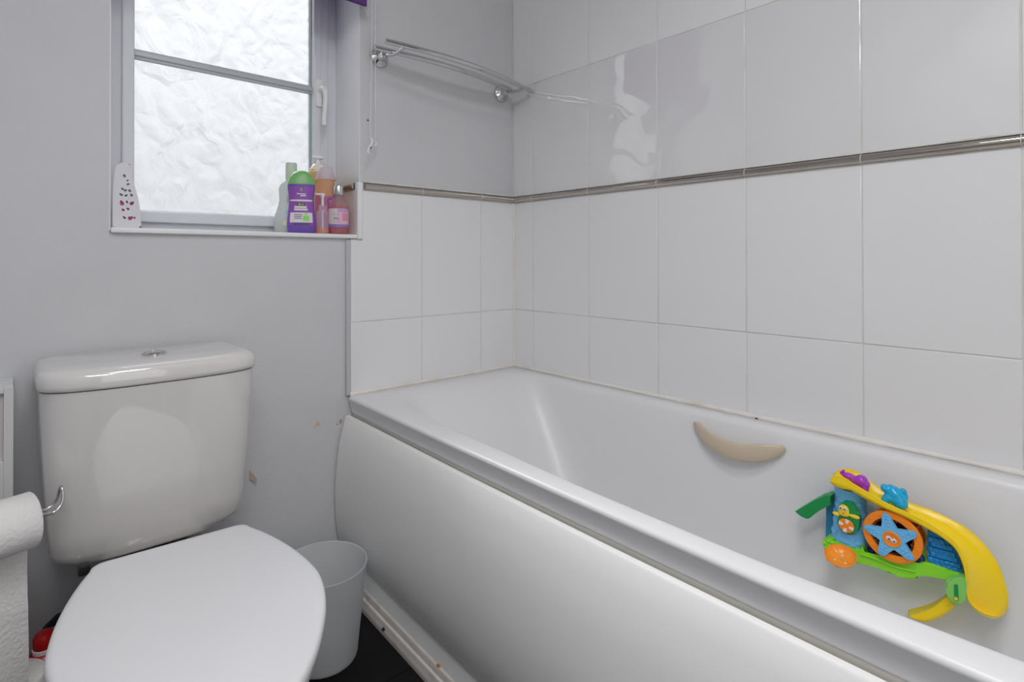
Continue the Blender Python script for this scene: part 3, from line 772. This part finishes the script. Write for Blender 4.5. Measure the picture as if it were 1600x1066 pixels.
# turtle badge with life ring
bdg = tprism('badge', crv([(1320, 785), (1328, 786), (1334, 792), (1338, 802), (1342, 808), (1342, 822), (1338, 832), (1330, 836.5), (1320, 834), (1311, 826), (1308, 815), (1310, 806), (1309, 795), (1313, 787), (1320, 785)], 3)[:-1], -.166, -.150, DG, bev=.0025)
hc = at(1318.5, 797, 'x', -.167)
blob('badge_head', [(hc, (.004, .0095, .0105)), (hc+Vector((0, .0, -.006)), (.004, .0105, .007))], SY, bdg, .0009)
for u, v, ry, rz_ in ((1306.5, 803, .007, .004), (1335, 807.5, .010, .004)):
    blob('badge_flipper', [(at(u, v, 'x', -.166), (.003, ry, rz_))], SY, bdg, .0009)
rc_ = at(1322.5, 821.5, 'x', -.168)
lathe('life_ring', [(.0035, 0), (.0125, 0), (.0135, .0015), (.0125, .003), (.0035, .003), (.0035, 0)], OR, bdg, 32, False, False, loc=rc_+Vector((.001, 0, 0)), rot=(0, -PI/2, 0))
disc('life_ring_centre', rc_+Vector((-.001, 0, 0)), .004, (-1, 0, 0), OR, bdg, 16, .0012)
for k in range(4):
    a = PI/4*0+PI/2*k+.2; w_ = .38
    pts = [(rc_.y+r*math.cos(a+d), rc_.z+r*math.sin(a+d)) for r, d in ((.0055, -w_), (.0132, -w_*.7), (.0134, w_*.7), (.0055, w_))]
    prism('ring_stripe', pts, 'x', rc_.x-.0035, rc_.x-.0015, WH, bdg, .0004)
def eye(c, r, par, pr=.55):
    e_ = disc('eye', c, r, (-1, 0, 0), WH, par, 18, .0012); disc('pupil', Vector(c)+Vector((-.0012, 0, -r*.15)), r*pr, (-1, 0, 0), PB, par, 14, .0008)
eye(hc+Vector((-.0042, .0038, .0045)), .0030, bdg); eye(hc+Vector((-.0042, -.0030, .0040)), .0030, bdg)
disc('badge_mouth', hc+Vector((-.0042, -.0005, -.0050)), .0018, (-1, 0, 0), OR, bdg, 10)
# wheel
WC = at(1393.5, 839.5, 'x', -.168); WR = .0465
wh = thing('tmp', 'x', 'x'); bpy.data.objects.remove(wh)
def ringmesh(name, ro, ri, x0, x1, m, parent):
    n = 64; prof = [(ri, x0), (ri, x1), (ri+.001, x1-.001), (ro-.0015, x1-.001), (ro, x1+.0005), (ro, x0)]
    rings = [[(x, WC.y+r*math.cos(2*PI*k/n), WC.z+r*math.sin(2*PI*k/n)) for k in range(n)] for r, x in prof+[prof[0]]]
    return loft(name, rings, m, parent, True, False, False, sm=30)
wheel = ringmesh('wheel_front_ring', WR, .0335, WC.x+.005, WC.x, OR, toy)
ringmesh('wheel_back_ring', .0425, .030, WC.x+.044, WC.x+.038, OR, wheel)
lathe('wheel_drum', [(.0315, 0), (.0315, .034), (.030, .034), (.030, 0), (.0315, 0)], MR, wheel, 40, False, False, loc=(WC.x+.004, WC.y, WC.z), rot=(0, PI/2, 0))
for k in range(8):
    a = 2*PI*k/8; bm = bmesh.new(); add_box(bm, (0, -.0012, .028), (.034, .0012, .0415), .0005, 1)
    o = bm_obj('paddle', bm, OR, wheel); o.location = (WC.x+.004, WC.y, WC.z); o.rotation_euler = (a+.2, 0, 0)
disc('wheel_back', (WC.x+.030, WC.y, WC.z), .031, (-1, 0, 0), MR, wheel, 30)
for k in range(14):
    a = 2*PI*k/14+.2; c = Vector((WC.x+.0004, WC.y+.040*math.cos(a), WC.z+.040*math.sin(a)))
    lathe('stud', [(.0034, 0), (.0029, .0016), (.0013, .0025)], OR, wheel, 10, loc=c, rot=(0, -PI/2, 0))
def star_pts(ro, ri, a0, n=9):
    pts = []
    for k in range(5):
        a = a0+2*PI*k/5
        tip = Vector((math.cos(a), math.sin(a)))*ro; sd = Vector((-math.sin(a), math.cos(a)))
        va = a-PI/5; v1 = Vector((math.cos(va), math.sin(va)))*ri
        pts.append(v1)
        tc_ = tip*.86; wv = .0066
        pts += [v1*.45+(tc_-sd*wv)*.55-sd*.0005]
        for j in range(7):
            b = -PI/2+PI*j/6; pts.append(tc_+sd*wv*math.sin(b)+tip.normalized()*.0062*math.cos(b))
        v2 = Vector((math.cos(a+PI/5), math.sin(a+PI/5)))*ri
        pts += [v2*.45+(tc_+sd*wv)*.55+sd*.0005]
    return pts
sp_ = star_pts(.0435, .0180, math.radians(78))
sf = prism('starfish', [(WC.y+p.x*1.0, WC.z+p.y) for p in sp_], 'x', WC.x-.0050, WC.x+.002, LB, wheel, .002)
for k in range(5):
    a = math.radians(78)+2*PI*k/5
    for r, d in ((.022, 0), (.028, .10), (.028, -.10), (.034, .05), (.034, -.07), (.039, 0)):
        c = Vector((WC.x-.0048, WC.y+r*math.cos(a+d), WC.z+r*math.sin(a+d)))
        lathe('starfish_bump', [(.0023, 0), (.0019, .0012), (.0008, .0018)], LB, sf, 8, loc=c, rot=(0, -PI/2, 0))
fd = lathe('starfish_face', [(.0145, 0), (.0142, .0018), (.013, .0026), (.0122, .0020)], OR, sf, 32, loc=(WC.x-.0048, WC.y-.001, WC.z-.002), rot=(0, -PI/2, 0))
for dy in (.0042, -.0038):
    c = Vector((WC.x-.0072, WC.y-.001+dy, WC.z-.002+dy*.25)); disc('eye', c, .0042, (-1, 0, 0), WH, sf, 18, .0012); disc('pupil', c+Vector((-.0012, -.0006, -.0008)), .0018, (-1, 0, 0), PB, sf, 12, .0008)
# shell curl beside the wheel
cu = at(1434, 872, 'x', -.150)
blob('shell_curl', [(cu, (.007, .0115, .0105)), (cu+Vector((0, .012, -.006)), (.006, .008, .005))], NV, toy, .001)
tube('shell_spiral', [cu+Vector((-.0072, .0075*(1-k/30)*math.cos(k*.42), .0070*(1-k/30)*math.sin(k*.42))) for k in range(28)], .0012, NV, toy, 8)
blob('tower_foot', [(at(1364, 860, 'x', -.140), (.012, .009, .007))], NV, toy, .001)
# wavy blue wall under the slide
bw = tprism('waterfall', [(1449.5, 829), (1468, 836), (1493, 858), (1502, 880), (1502.5, 899), (1490, 898), (1470, 892), (1454, 886), (1450.5, 870)], -.150, -.115, DB, bev=.001)
wp = at(1450, 832, 'x', -.150)
for r in range(7):
    for c_ in range(6):
        u = 1454+c_*8.6+(4 if r % 2 else 0); v = 842+r*8.0+c_*2.2
        lim = interp(u, [(1449, 829), (1468, 837), (1493, 860), (1502, 884)])
        low = interp(u, [(1453, 887), (1470, 893), (1490, 899), (1503, 900)])
        if v < lim+3 or v > low-1 or u > 1501: continue
        c = at(u, v, 'x', -.150)
        bm = bmesh.new(); add_box(bm, (-.0036, -.0050, -.0050), (.002, .0050, .0050), .0028, 3)
        o = bm_obj('water_scale', bm, DB, bw, 60, loc=c, rot=(0, random.uniform(-.25, .25), random.uniform(-.3, .3)))
# slide
XF, XB = -.172, -.108
ST = [((1297.5, 754.6), (1298.8, 747), (1304, 740), .004), ((1310, 762), (1312, 745), (1320, 733.5), .012), ((1334, 768), (1333, 757), (1341, 738.5), .014), ((1356.6, 781), (1358, 771.7), (1365, 757), .013),
      ((1385, 795), (1388, 788.8), (1392, 770), .012), ((1414, 807), (1414, 800.6), (1418, 784.8), .011), ((1448.5, 826), (1447, 816), (1452, 797), .011), ((1472, 840), (1472, 832), (1484, 811.5), .011),
      ((1493, 858), (1494, 850), (1512, 828), .014), ((1503.6, 879), (1505, 873), (1539, 853), .018), ((1508, 899), (1509.5, 896), (1559, 884), .022), ((1509, 925), (1510.5, 922), (1571, 918), .022),
      ((1516.7, 944), (1518, 942), (1574, 942), .012), ((1535, 958), (1535.5, 956), (1570, 956), .006), ((1556, 964), (1556, 963), (1563, 962), .001)]
secs = []
def lerp_st(f):
    i = min(int(f), len(ST)-2); t = f-i
    def g(idx, c):
        P = [ST[max(0, min(len(ST)-1, j))][idx][c] if idx < 3 else ST[max(0, min(len(ST)-1, j))][3] for j in (i-1, i, i+1, i+2)]
        return .5*((2*P[1])+(P[2]-P[0])*t+(2*P[0]-5*P[1]+4*P[2]-P[3])*t*t+(P[3]-P[0]+3*P[1]-3*P[2])*t**3)
    return [(g(k, 0), g(k, 1)) for k in range(3)], g(3, 0)
NS = 70
for s_ in range(NS+1):
    (fo, fi, bk), sag = lerp_st((len(ST)-1)*s_/NS)
    Fo = at(*fo, 'x', XF-.001); Fi = at(*fi, 'x', XF); B = at(*bk, 'x', XB)
    row = [Fo, Fo.lerp(Fi, .5)+Vector((-.0008, 0, 0)), Fi+Vector((-.0004, 0, 0)), Fi+Vector((.0012, 0, 0))]
    for k in range(1, 12):
        t = k/12; sg = (math.sin(PI*t))**.55
        row.append(Fi.lerp(B, t)+Vector((-.006*math.sin(PI*t)*min(1, sag*60), 0, -1.7*sag*sg)))
    row += [B+Vector((-.0008, 0, 0)), B+Vector((.001, 0, 0)), B+Vector((.001, 0, -.004))]
    secs.append([tuple(p) for p in row])
sl_o = loft('slide', secs, Y_, toy, False, False, False, sm=50)
tube('slide_rim', [Vector(q[2])+Vector((0, 0, .0004)) for q in secs[:-4]], .0016, Y_, sl_o, 8)
tube('slide_rim', [Vector(q[-3]) for q in secs[:-4]], .0015, Y_, sl_o, 8)
md = sl_o.modifiers.new('thick', 'SOLIDIFY'); md.thickness = .0018; md.offset = 0
for f in (.30, .47, .63, .74):
    i = int(NS*f); tube('slide_seam', [Vector(secs[i][k])+Vector((0, 0, .0009)) for k in range(5, 14)], .0005, Y_, sl_o, 6)
# lower chute
LC = [((1420, 953), (1421, 963), (1423, 965)), ((1438, 948.5), (1443, 957), (1446, 972)), ((1457, 942), (1463, 947), (1472, 963)), ((1478.7, 929), (1481, 933), (1494, 948))]
TRK = [spline([(c[k][0], c[k][1], 0) for c in LC], 6) for k in range(3)]
rowsL = []
for f in range(19):
    L3 = [(TRK[k][f].x, TRK[k][f].y) for k in range(3)]
    B, F, D = at(*L3[0], 'x', -.112), at(*L3[1], 'x', -.150), at(*L3[2], 'x', -.152)
    rowsL.append([tuple(q) for q in (B, B+Vector((0, 0, -.001)), B.lerp(F, .25)+Vector((0, 0, -.005)), B.lerp(F, .5)+Vector((0, 0, -.006)), B.lerp(F, .75)+Vector((0, 0, -.005)), F+Vector((.001, 0, 0)), F, F.lerp(D, .5)+Vector((-.001, 0, 0)), D)])
lc = loft('lower_chute', rowsL, Y_, toy, False, False, False, sm=50)
md = lc.modifiers.new('thick', 'SOLIDIFY'); md.thickness = .0018; md.offset = 0
# green flap at the left
fl_ = tprism('flap', crv([(1242, 799.5), (1255, 792), (1270, 783), (1285, 776.5), (1292, 774), (1297, 776)], 3)+crv([(1297.5, 790), (1288, 794), (1275, 802), (1263, 811), (1253, 808), (1242, 799.5)], 3)[:-1], -.150, -.118, DG, bev=.001)
for a, b in (((1256, 793.5), (1277, 801.5)), ((1270, 785), (1290, 793))):
    tube('flap_ridge', [at(*a, 'x', -.1505), at(*b, 'x', -.1505)], .0007, DG, fl_, 6)
for u, v in ((1289, 775), (1294, 774)):
    blob('flap_hinge', [(at(u, v, 'x', -.135), (.010, .0035, .0045))], DG, toy, .0009)
# orange scoop
sc_ = at(1313, 867.5, 'x', -.193)
n = 48; SCZ = .60; prof = [(.0262, 0), (.0270, -.001), (.0262, -.006), (.0225, -.014), (.0150, -.0195), (.004, -.0215), (.002, -.0195), (.0145, -.017), (.0210, -.0120), (.0245, -.005), (.0262, 0)]
rings = [[((r*(1+.08*math.cos(8*2*PI*k/n)*min(1, -z*90)))*math.cos(2*PI*k/n), (r*(1+.08*math.cos(8*2*PI*k/n)*min(1, -z*90)))*math.sin(2*PI*k/n), z*SCZ) for k in range(n)] for r, z in prof]
loft('scoop', rings, OD, toy, True, False, False, sm=50, loc=sc_, rot=(0, -.42, 0))
for a in (0, 2.1, 4.2):
    disc('drain_hole', sc_+Vector((.010*math.cos(a)*.91+.0075*.5, .010*math.sin(a), -.0100+.010*math.cos(a)*.41)), .0019, (-.41, 0, .91), WH, toy, 8)
tube('scoop_arm', [sc_+Vector((.0245, -.002, -.009)), sc_+Vector((.042, -.003, -.009))], .004, GR, toy, 12)
# suction cups that hold the toy on the bath
for yy, zz_ in ((TY, .46), (-1.16, .372), (-1.275, .366), (-1.29, .42)):
    xw = tub_wall_x(zz_)
    lathe('suction_cup', [(.015, 0), (.012, .004), (.006, .010), (.005, abs(-.106-xw)+.002 if xw > -.106 else .012)], WH, toy, 24, loc=(xw-.0005, yy, zz_), rot=(0, -PI/2, 0))
# two figures riding on the slide
pf = thing('toy_figure', 'small purple toy animal lying at the top of the yellow slide', 'toy', (0, 0, 0), 0, None)
def E(u, v, x, r): 
    return (at(u, v, 'x', x), r)
xx = -.140
blob('figure_body', [E(1346, 752, xx, (.013, .0115, .0125)), E(1351, 763, xx, (.010, .0075, .009)), E(1337, 750, xx, (.010, .010, .008)), E(1325.5, 743.5, xx, (.010, .0115, .0062)), E(1316.5, 739, xx, (.007, .005, .0045)), E(1356, 758, xx, (.009, .004, .006)), E(1340, 757, xx, (.009, .009, .007))], PU, pf, .0010, 25)
for u, v in ((1315, 737.5), (1318, 735.5)):
    blob('figure_ear', [E(u, v, xx-.006, .0026)], PU, pf, .0008)
bf = thing('toy_figure', 'small sky blue toy animal leaning halfway down the yellow slide', 'toy', (0, 0, 0), 0, None)
blob('figure_body', [E(1392, 766, xx, (.011, .0120, .0105)), E(1395, 769, xx, (.013, .0135, .0125)), E(1399, 773, xx, (.015, .0145, .0135)), E(1402, 778, xx, (.015, .0145, .0135)), E(1405, 783, xx-.002, (.014, .0135, .0130)), E(1407, 787, xx-.004, (.012, .0120, .0115)), E(1386, 764, xx-.003, (.009, .0070, .0080)), E(1381.5, 762.5, xx-.006, (.008, .0058, .0080)), E(1390, 778, xx-.006, (.011, .0110, .0090)), E(1384.5, 781, xx-.009, (.009, .0080, .0075))], SB, bf, .0010, 14)
blob('figure_limb', [E(1414, 777, xx+.006, (.008, .0050, .0120)), E(1411, 768, xx+.004, (.006, .006, .006))], SB, bf, .0012, 10)

# ------------------------------------------------------------------ things on the window sill
def px_m(u, y):      # horizontal picture size of one metre facing the camera
    p = at(u, 360, 'y', y); R = math.hypot(p.x-CAM.x, p.y-CAM.y); t = (u-CX)/FPX; return FPX*(1+t*t)/R
def sill_thing(name, label, u, y, cat='bottle', group=None, rz=-.41):
    p = at(u, 360, 'y', y); return thing(name, label, cat, (p.x, y, SILL), rz, group)
def hz(v, u, y): return at(u, v, 'y', y).z-SILL
def sq(hw, hd, z, n=40, e=2.6): return ell_ring(0, 0, z, hw, hd, n, e)
def body_loft(name, prof, m, parent, e=2.6, **k):
    return loft(name, [sq(a, b, z, e=e) for a, b, z in prof], m, parent, sm=60, **k)
def patch(name, prof, z0, z1, a0, a1, m, parent, off=.0006, e=2.6, edge=None):
    """label following the body; angle 0 faces the front (-y)"""
    Z = [z0+(z1-z0)*k/8 for k in range(9)]; rows = []
    for z in Z:
        hw = interp(z, [(q[2], q[0]) for q in prof])+off; hd = interp(z, [(q[2], q[1]) for q in prof])+off; row = []
        for k in range(13):
            a = a0+(a1-a0)*k/12; c, s_ = math.sin(a), -math.cos(a)
            row.append((hw*math.copysign(abs(c)**(2/e), c), hd*math.copysign(abs(s_)**(2/e), s_), z))
        rows.append(row)
    return loft(name, rows, m, parent, False, False, False, sm=60)
def front_y(prof, z, x, e=2.6):
    hw = interp(z, [(q[2], q[0]) for q in prof]); hd = interp(z, [(q[2], q[1]) for q in prof])
    return -hd*max(0, 1-abs(x/hw)**e)**(1/e)
def lines(name, prof, items, m, parent, off=.0009, e=2.6):
    """thin printed bars (x, z, half width, half height)"""
    for x, z, w_, h in items:
        bm = bmesh.new(); n_ = 6; top = []; bot = []
        for k in range(n_+1):
            xx_ = x-w_+2*w_*k/n_; top.append(bm.verts.new((xx_, front_y(prof, z, xx_, e)-off, z+h))); bot.append(bm.verts.new((xx_, front_y(prof, z, xx_, e)-off, z-h)))
        for k in range(n_): bm.faces.new((bot[k], bot[k+1], top[k+1], top[k]))
        bm_obj(name.rstrip('s'), bm, m, parent)
def text(name, s_, size, x, y, z, m, parent, ext=.0002):
    c = bpy.data.curves.new(name, 'FONT'); c.body = s_; c.size = size; c.align_x = 'CENTER'; c.align_y = 'CENTER'; c.extrude = ext; c.resolution_u = 3
    t = bpy.data.objects.new('t', c); COL.objects.link(t); dg = bpy.context.evaluated_depsgraph_get(); dg.update()
    me = bpy.data.meshes.new_from_object(t.evaluated_get(dg)); me.name = name; bpy.data.objects.remove(t); bpy.data.curves.remove(c)
    me.materials.clear(); return link(name, me, m, parent, (x, y, z), (PI/2, 0, 0))

# purple bottle with green cap
pu = mat('bottle_purple', (.155, .08, .42), .35); pk = mat('label_magenta', (.27, .085, .42), .4); wl = mat('label_white', (.72, .70, .74), .5); ylw = mat('print_yellow', (.85, .85, .10), .5); dk = mat('print_dark', (.10, .07, .14), .5)
grn = mat('cap_green', (.19, .46, .15), .35); lg = mat('print_green', (.30, .70, .16), .5)
U, Yd = 471, .034; k_ = 1/px_m(U, Yd)
b = sill_thing('shampoo_bottle', 'purple bottle with green dome cap at the right end of the sill', U, Yd)
H = hz(267, U, Yd)
W = lambda px: px*k_
prof = [(W(19), W(10), 0), (W(21.5), W(11.5), .003), (W(22.5), W(12), .02), (W(22), W(12), .045), (W(20.5), W(11.5), .065), (W(19.3), W(11), .085), (W(19.6), W(11), .105), (W(21), W(11.5), .122), (W(21.8), W(12), H*.75), (W(21.8), W(12), H*.775)]
body_loft('bottle_body', prof, pu, b)
cp = [(W(21.9), W(12.2), H*.775), (W(21.5), W(12), H*.80), (W(19.5), W(11.2), H*.87), (W(16), W(9.8), H*.93), (W(11), W(7.5), H*.975), (W(6), W(5), H*.995), (W(2), W(2), H)]
body_loft('cap', cp, grn, b)
patch('label', prof, H*.12, H*.74, -1.0, 1.0, pk, b, .0005)
patch('label_panel', prof, .030, .058, -.80, .80, wl, b, .0010)
patch('label_panel', prof, .0900, .0945, -.95, .95, wl, b, .0010)
patch('label_edge', prof, H*.12, H*.74, -1.35, -1.0, pu, b, .0006); patch('label_edge', prof, H*.12, H*.74, 1.0, 1.35, pu, b, .0006)
lines('print_lines', prof, [(-.002, .0735, W(9.5), .0028), (-.001, .0665, W(10.5), .0026), (0, .111, W(7), .0012), (.005, .106, W(4.5), .0018)], wl, b)
lines('print_dark_lines', prof, [(-.008, .0515, .011, .0010), (-.009, .0465, .010, .0010), (-.009, .0415, .010, .0010)], dk, b, .0013)
lines('print_green_patch', prof, [(.013, .042, .0085, .0075), (.013, .054, .003, .003)], lg, b, .0014)
lines('print_bar', prof, [(0, .0255, W(12), .0028)], dk, b, .0010)
lines('emblem', prof, [(0, .122, .0013, .0040), (0, .125, .0026, .0010)], lg, b, .0010)
lines('print_box', prof, [(-.001, .0815, W(6.5), .0045)], dk, b, .0009)
text('print_text', '3in1', .0095, -.001, front_y(prof, .081, 0)-.0013, .0815, ylw, b)
# pale bottle behind it
U, Yd = 455, .086; k_ = 1/px_m(U, Yd)
pale = frosted('bottle_pale', (.80, .84, .82), .22); capg = mat('cap_sage', (.55, .64, .52), .5)
b = sill_thing('lotion_bottle', 'pale translucent curvy bottle with beige green cap behind the purple one', U, Yd)
H = hz(255, U, Yd)
prof = [(W(24), W(13), 0), (W(26), W(14), .004), (W(27), W(14), .025), (W(25), W(13.5), .055), (W(20.5), W(12), .080), (W(18.5), W(11.5), .098), (W(19), W(11.5), .115), (W(19.5), W(11), .130), (W(17), W(10), .142), (W(11), W(8.5), .152), (W(8.5), W(8), .157)]
body_loft('bottle_body', prof, pale, b)
body_loft('cap', [(W(8.6), W(8.2), .155), (W(9), W(8.4), .158), (W(9), W(8.4), H-.003), (W(8.3), W(8), H)], capg, b)
lines('print_patch', prof, [(-.006, .098, .006, .009)], mat('print_pink', (.75, .55, .55), .6), b); lines('print_patch', prof, [(-.010, .062, .0055, .0055)], mat('print_blue', (.50, .62, .72), .6), b)
lines('print_patch', prof, [(-.010, .030, .010, .0065)], mat('print_lemon', (.80, .74, .48), .6), b)
# pump bottle at the back
U, Yd = 497, .118; k_ = 1/px_m(U, Yd)
b = sill_thing('pump_bottle', 'yellow lotion bottle with white pump at the back of the sill', U, Yd)
H = hz(244, U, Yd); cl_y = frosted('bottle_peach', (.92, .72, .40), .25)
prof = [(W(14), W(11), 0), (W(15), W(12), .004), (W(15), W(12), H-.058), (W(14), W(11.5), H-.045), (W(10.5), W(9.5), H-.034)]
body_loft('bottle_body', prof, cl_y, b, e=2.2)
body_loft('shoulder', [(W(14.8), W(12), H-.050), (W(13), W(11), H-.040), (W(9), W(8.5), H-.028), (W(6), W(6), H-.024)], mat('cap_ivory', (.80, .74, .64), .4), b, e=2.1)
lathe('pump_stem', [(.0065, H-.026), (.0065, H-.018), (.0045, H-.016), (.0045, H-.009)], M['handle_white'], b, 20)
body_loft('pump_head', [(W(7), W(4), H-.010), (W(8.5), W(5), H-.008), (W(8.5), W(5), H-.002), (W(7.5), W(4.2), H)], M['handle_white'], b)
# pink bottle with frosted conical cap
U, Yd = 509, .072; k_ = 1/px_m(U, Yd)
b = sill_thing('bubble_bath_bottle', 'pink bottle with frosted white cone cap and purple flower label', U, Yd)
H = hz(261, U, Yd); pnk = frosted('bottle_pink', (.86, .42, .64), .22); pch = frosted('bottle_peach_top', (.95, .66, .44), .25); frc = frosted('cap_frost', (.84, .80, .88), .2)
prof = [(W(15), W(10), 0), (W(18), W(11.5), .004), (W(18.5), W(12), .03), (W(18), W(12), .06), (W(16.5), W(11), .085), (W(16.5), W(11), .105), (W(16.5), W(11), .115)]
body_loft('bottle_body', prof, pnk, b)
body_loft('bottle_shoulder', [(W(16.4), W(11), .1155), (W(15.5), W(10.8), .126), (W(13), W(10), H-.028)], pch, b)
body_loft('cap', [(W(16.6), W(11.6), H-.040), (W(15), W(11), H-.030), (W(12), W(9.5), H-.012), (W(10.5), W(9), H-.004), (W(8.5), W(7.5), H)], frc, b)
fl_m = mat('print_violet', (.24, .08, .50), .5); rd_m = mat('print_coral', (.80, .18, .26), .5)
for k in range(8):
    a = 2*PI*k/8; x_, z_ = .0135+.0075*math.cos(a), .098+.011*math.sin(a); disc('petal', (x_, front_y(prof, z_, x_)-.0005, z_), .0034, (.3, -1, 0), fl_m, b, 10)
disc('flower_centre', (.0135, front_y(prof, .098, .0135)-.0009, .098), .0052, (.3, -1, 0), rd_m, b, 12)
# small clear pump bottle
U, Yd = 504, .028; k_ = 1/px_m(U, Yd)
b = sill_thing('travel_pump_bottle', 'small clear pump bottle with a little orange liquid between purple and red bottles', U, Yd)
clr = frosted('bottle_clear', (.90, .86, .92), .72, .08); H = hz(302, U, Yd)
lathe('bottle_body', [(.0, .001), (W(9.2), .001), (W(9.8), .003), (W(9.8), .060), (W(9), .064), (W(6), .067), (W(6), .070)], clr, b, 36, False, False)
lathe('liquid', [(W(9.3), .002), (W(9.3), .0155), (W(1), .0155)], frosted('liquid_orange', (.95, .55, .30), .3), b, 32)
lathe('collar', [(W(6.2), .066), (W(6.6), .068), (W(6.6), .082), (W(5), .084)], clr, b, 28)
tube('dip_tube', [(0, 0, .006), (.0, 0, .070)], .0022, M['handle_white'], b, 10)
lathe('pump_stem', [(.0040, .083), (.0040, H-.012), (.0065, H-.009), (.0065, H-.002), (.004, H)], M['handle_white'], b, 18)
tube('nozzle', [(.002, 0, H-.004), (-.014, 0, H-.0035), (-.024, -.002, H-.002)], [.0034, .0028, .0022], M['handle_white'], b, 12)
# red pink bottle with silver cap
U, Yd = 529, .034; k_ = 1/px_m(U, Yd)
b = sill_thing('massage_oil_bottle', 'rounded bottle of pink red liquid with silver screw cap', U, Yd)
H = hz(291, U, Yd); gl_ = frosted('bottle_glass', (.92, .80, .82), .70, .06); lq = frosted('liquid_red', (.85, .10, .20), .25, .15)
prof = [(W(15), .001), (W(16), .004), (W(16), .082), (W(15), .092), (W(11.5), .103), (W(7.5), .110), (W(7), .120)]
lathe('bottle_body', [(0, .001)]+prof, gl_, b, 44, False, False)
lathe('liquid', [(W(14.8), .003), (W(15.6), .005), (W(15.6), .082), (W(2), .0825)], lq, b, 40)
lathe('cap', [(W(7.8), .117), (W(8.4), .1185), (W(8.4), H-.002), (W(7.8), H), (W(6), H+.0003)], mat('silver_cap', (.72, .73, .74), .28, 1), b, 36)
P3 = [(W(16), W(16), .0), (W(16), W(16), .09)]
patch('label', P3, .020, .076, -1.25, 1.25, mat('label_pinkish', (.70, .46, .60), .5), b, .0005, 2.0)
patch('label_band', P3, .066, .076, -.2, 1.25, mat('label_lilac', (.48, .34, .56), .5), b, .0008, 2.0)
patch('label_band', P3, .020, .029, -1.25, 1.25, mat('label_indigo', (.24, .20, .48), .5), b, .0008, 2.0)
patch('label_panel', P3, .030, .075, -1.25, -.15, mat('label_cream', (.68, .62, .62), .5), b, .0009, 2.0)
patch('label_patch', P3, .040, .062, .35, .95, mat('label_rose', (.70, .28, .36), .5), b, .0008, 2.0)
lines('print_lines', P3, [(-.010, .058, .010, .0004), (-.009, .048, .006, .0008), (-.007, .044, .009, .0006), (-.010, .037, .010, .0004)], dk, b, .0013, 2.0)
# white air freshener at the left end, petal holes cut through its front
U, Yd = 197, .050; p = at(U, 358, 'y', Yd); kx = 1/px_m(U, Yd)
af = thing('air_freshener', 'white plastic air freshener with pink petal cutouts at the left of the sill', 'air freshener', (p.x, Yd, SILL), -.12)
H = hz(257, U, Yd)
out = crv([(-17, 0), (-20, .0), (-21, .12), (-20.5, .5), (-18, .85), (-13, .985), (-9, 1.0), (3, 1.0), (7, .975), (9, .85), (13, .66), (19, .45), (22.5, .22), (23, 0.0), (20, 0)], 4)
shell = prism('housing', [(x*kx, max(0, z)*H) for x, z in out], 'y', -.020, .020, mat('freshener_white', (.66, .665, .70), .4), af, .004)
def petal(cx_, cz_, l, w_, a):
    pts = []
    for k in range(12):
        t = 2*PI*k/12; x, z = math.cos(t)*l, math.sin(t)*w_*(1-.45*math.cos(t)); pts.append((cx_+x*math.cos(a)-z*math.sin(a), cz_+x*math.sin(a)+z*math.cos(a)))
    return pts
bm = bmesh.new()
HP = [(-6, .62, 3, 1.9, 2.2), (-1, .60, 3, 1.8, .6), (-8, .53, 3.4, 2, 2.4), (0, .52, 3.0, 1.8, .5), (-7, .40, 5.5, 3.2, 1.9), (1, .42, 3, 1.7, 2.0), (9, .40, 4.5, 3, .8), (-5, .29, 3, 2, 2.4), (2.5, .31, 3, 2, 2.5), (-3, .17, 3.4, 2, 2.4), (7, .165, 5, 3.4, .5), (13, .17, 2.3, 1.5, 1.2),
      (-3, .83, 3.6, 2.4, 1.9), (2, .76, 2.2, 1.4, .7), (3, .70, 2.8, 1.7, .5), (5, .60, 3, 2.3, 2.0), (8, .53, 3, 2.1, 2.2)]
for x, z, l, w_, a in HP:
    merge(bm, prism_bm(petal((x)*kx, z*H*.97, l*kx*.95, w_*kx*.95, a), 'y', -.030, -.010))
bmesh.ops.recalc_face_normals(bm, faces=bm.faces)
cm = bpy.data.meshes.new('c'); bm.to_mesh(cm); bm.free(); co = bpy.data.objects.new('c', cm); COL.objects.link(co); co.parent = af
bo = shell.modifiers.new('b', 'BOOLEAN'); bo.operation = 'DIFFERENCE'; bo.object = co; bo.solver = 'EXACT'
dg = bpy.context.evaluated_depsgraph_get(); dg.update()
me = bpy.data.meshes.new_from_object(shell.evaluated_get(dg)); shell.modifiers.clear(); shell.data = me; smooth_me(me, 30)
bpy.data.objects.remove(co)
pkg = mat('gel_pink', (.62, .06, .28), .3)
box('gel', (-12*kx, -.0125, .010), (16*kx, -.0098, H*.50), pkg, af, .002)

# ------------------------------------------------------------------ put each thing's origin at its base
bpy.context.view_layer.update()
def tree(o):
    out = [o]
    for c in o.children: out += tree(c)
    return out
for o in list(COL.objects):
    if o.type == 'EMPTY' and o.parent is None and o.children and o.location.length < 1e-6 and o.get('category'):
        pts = [c.matrix_world @ Vector(b) for c in tree(o) if c.type == 'MESH' for b in c.bound_box]
        lo = [min(p[i] for p in pts) for i in range(3)]; hi = [max(p[i] for p in pts) for i in range(3)]
        base = Vector(((lo[0]+hi[0])/2, (lo[1]+hi[1])/2, lo[2]))
        o.location = base
        for c in o.children: c.location = c.location-base
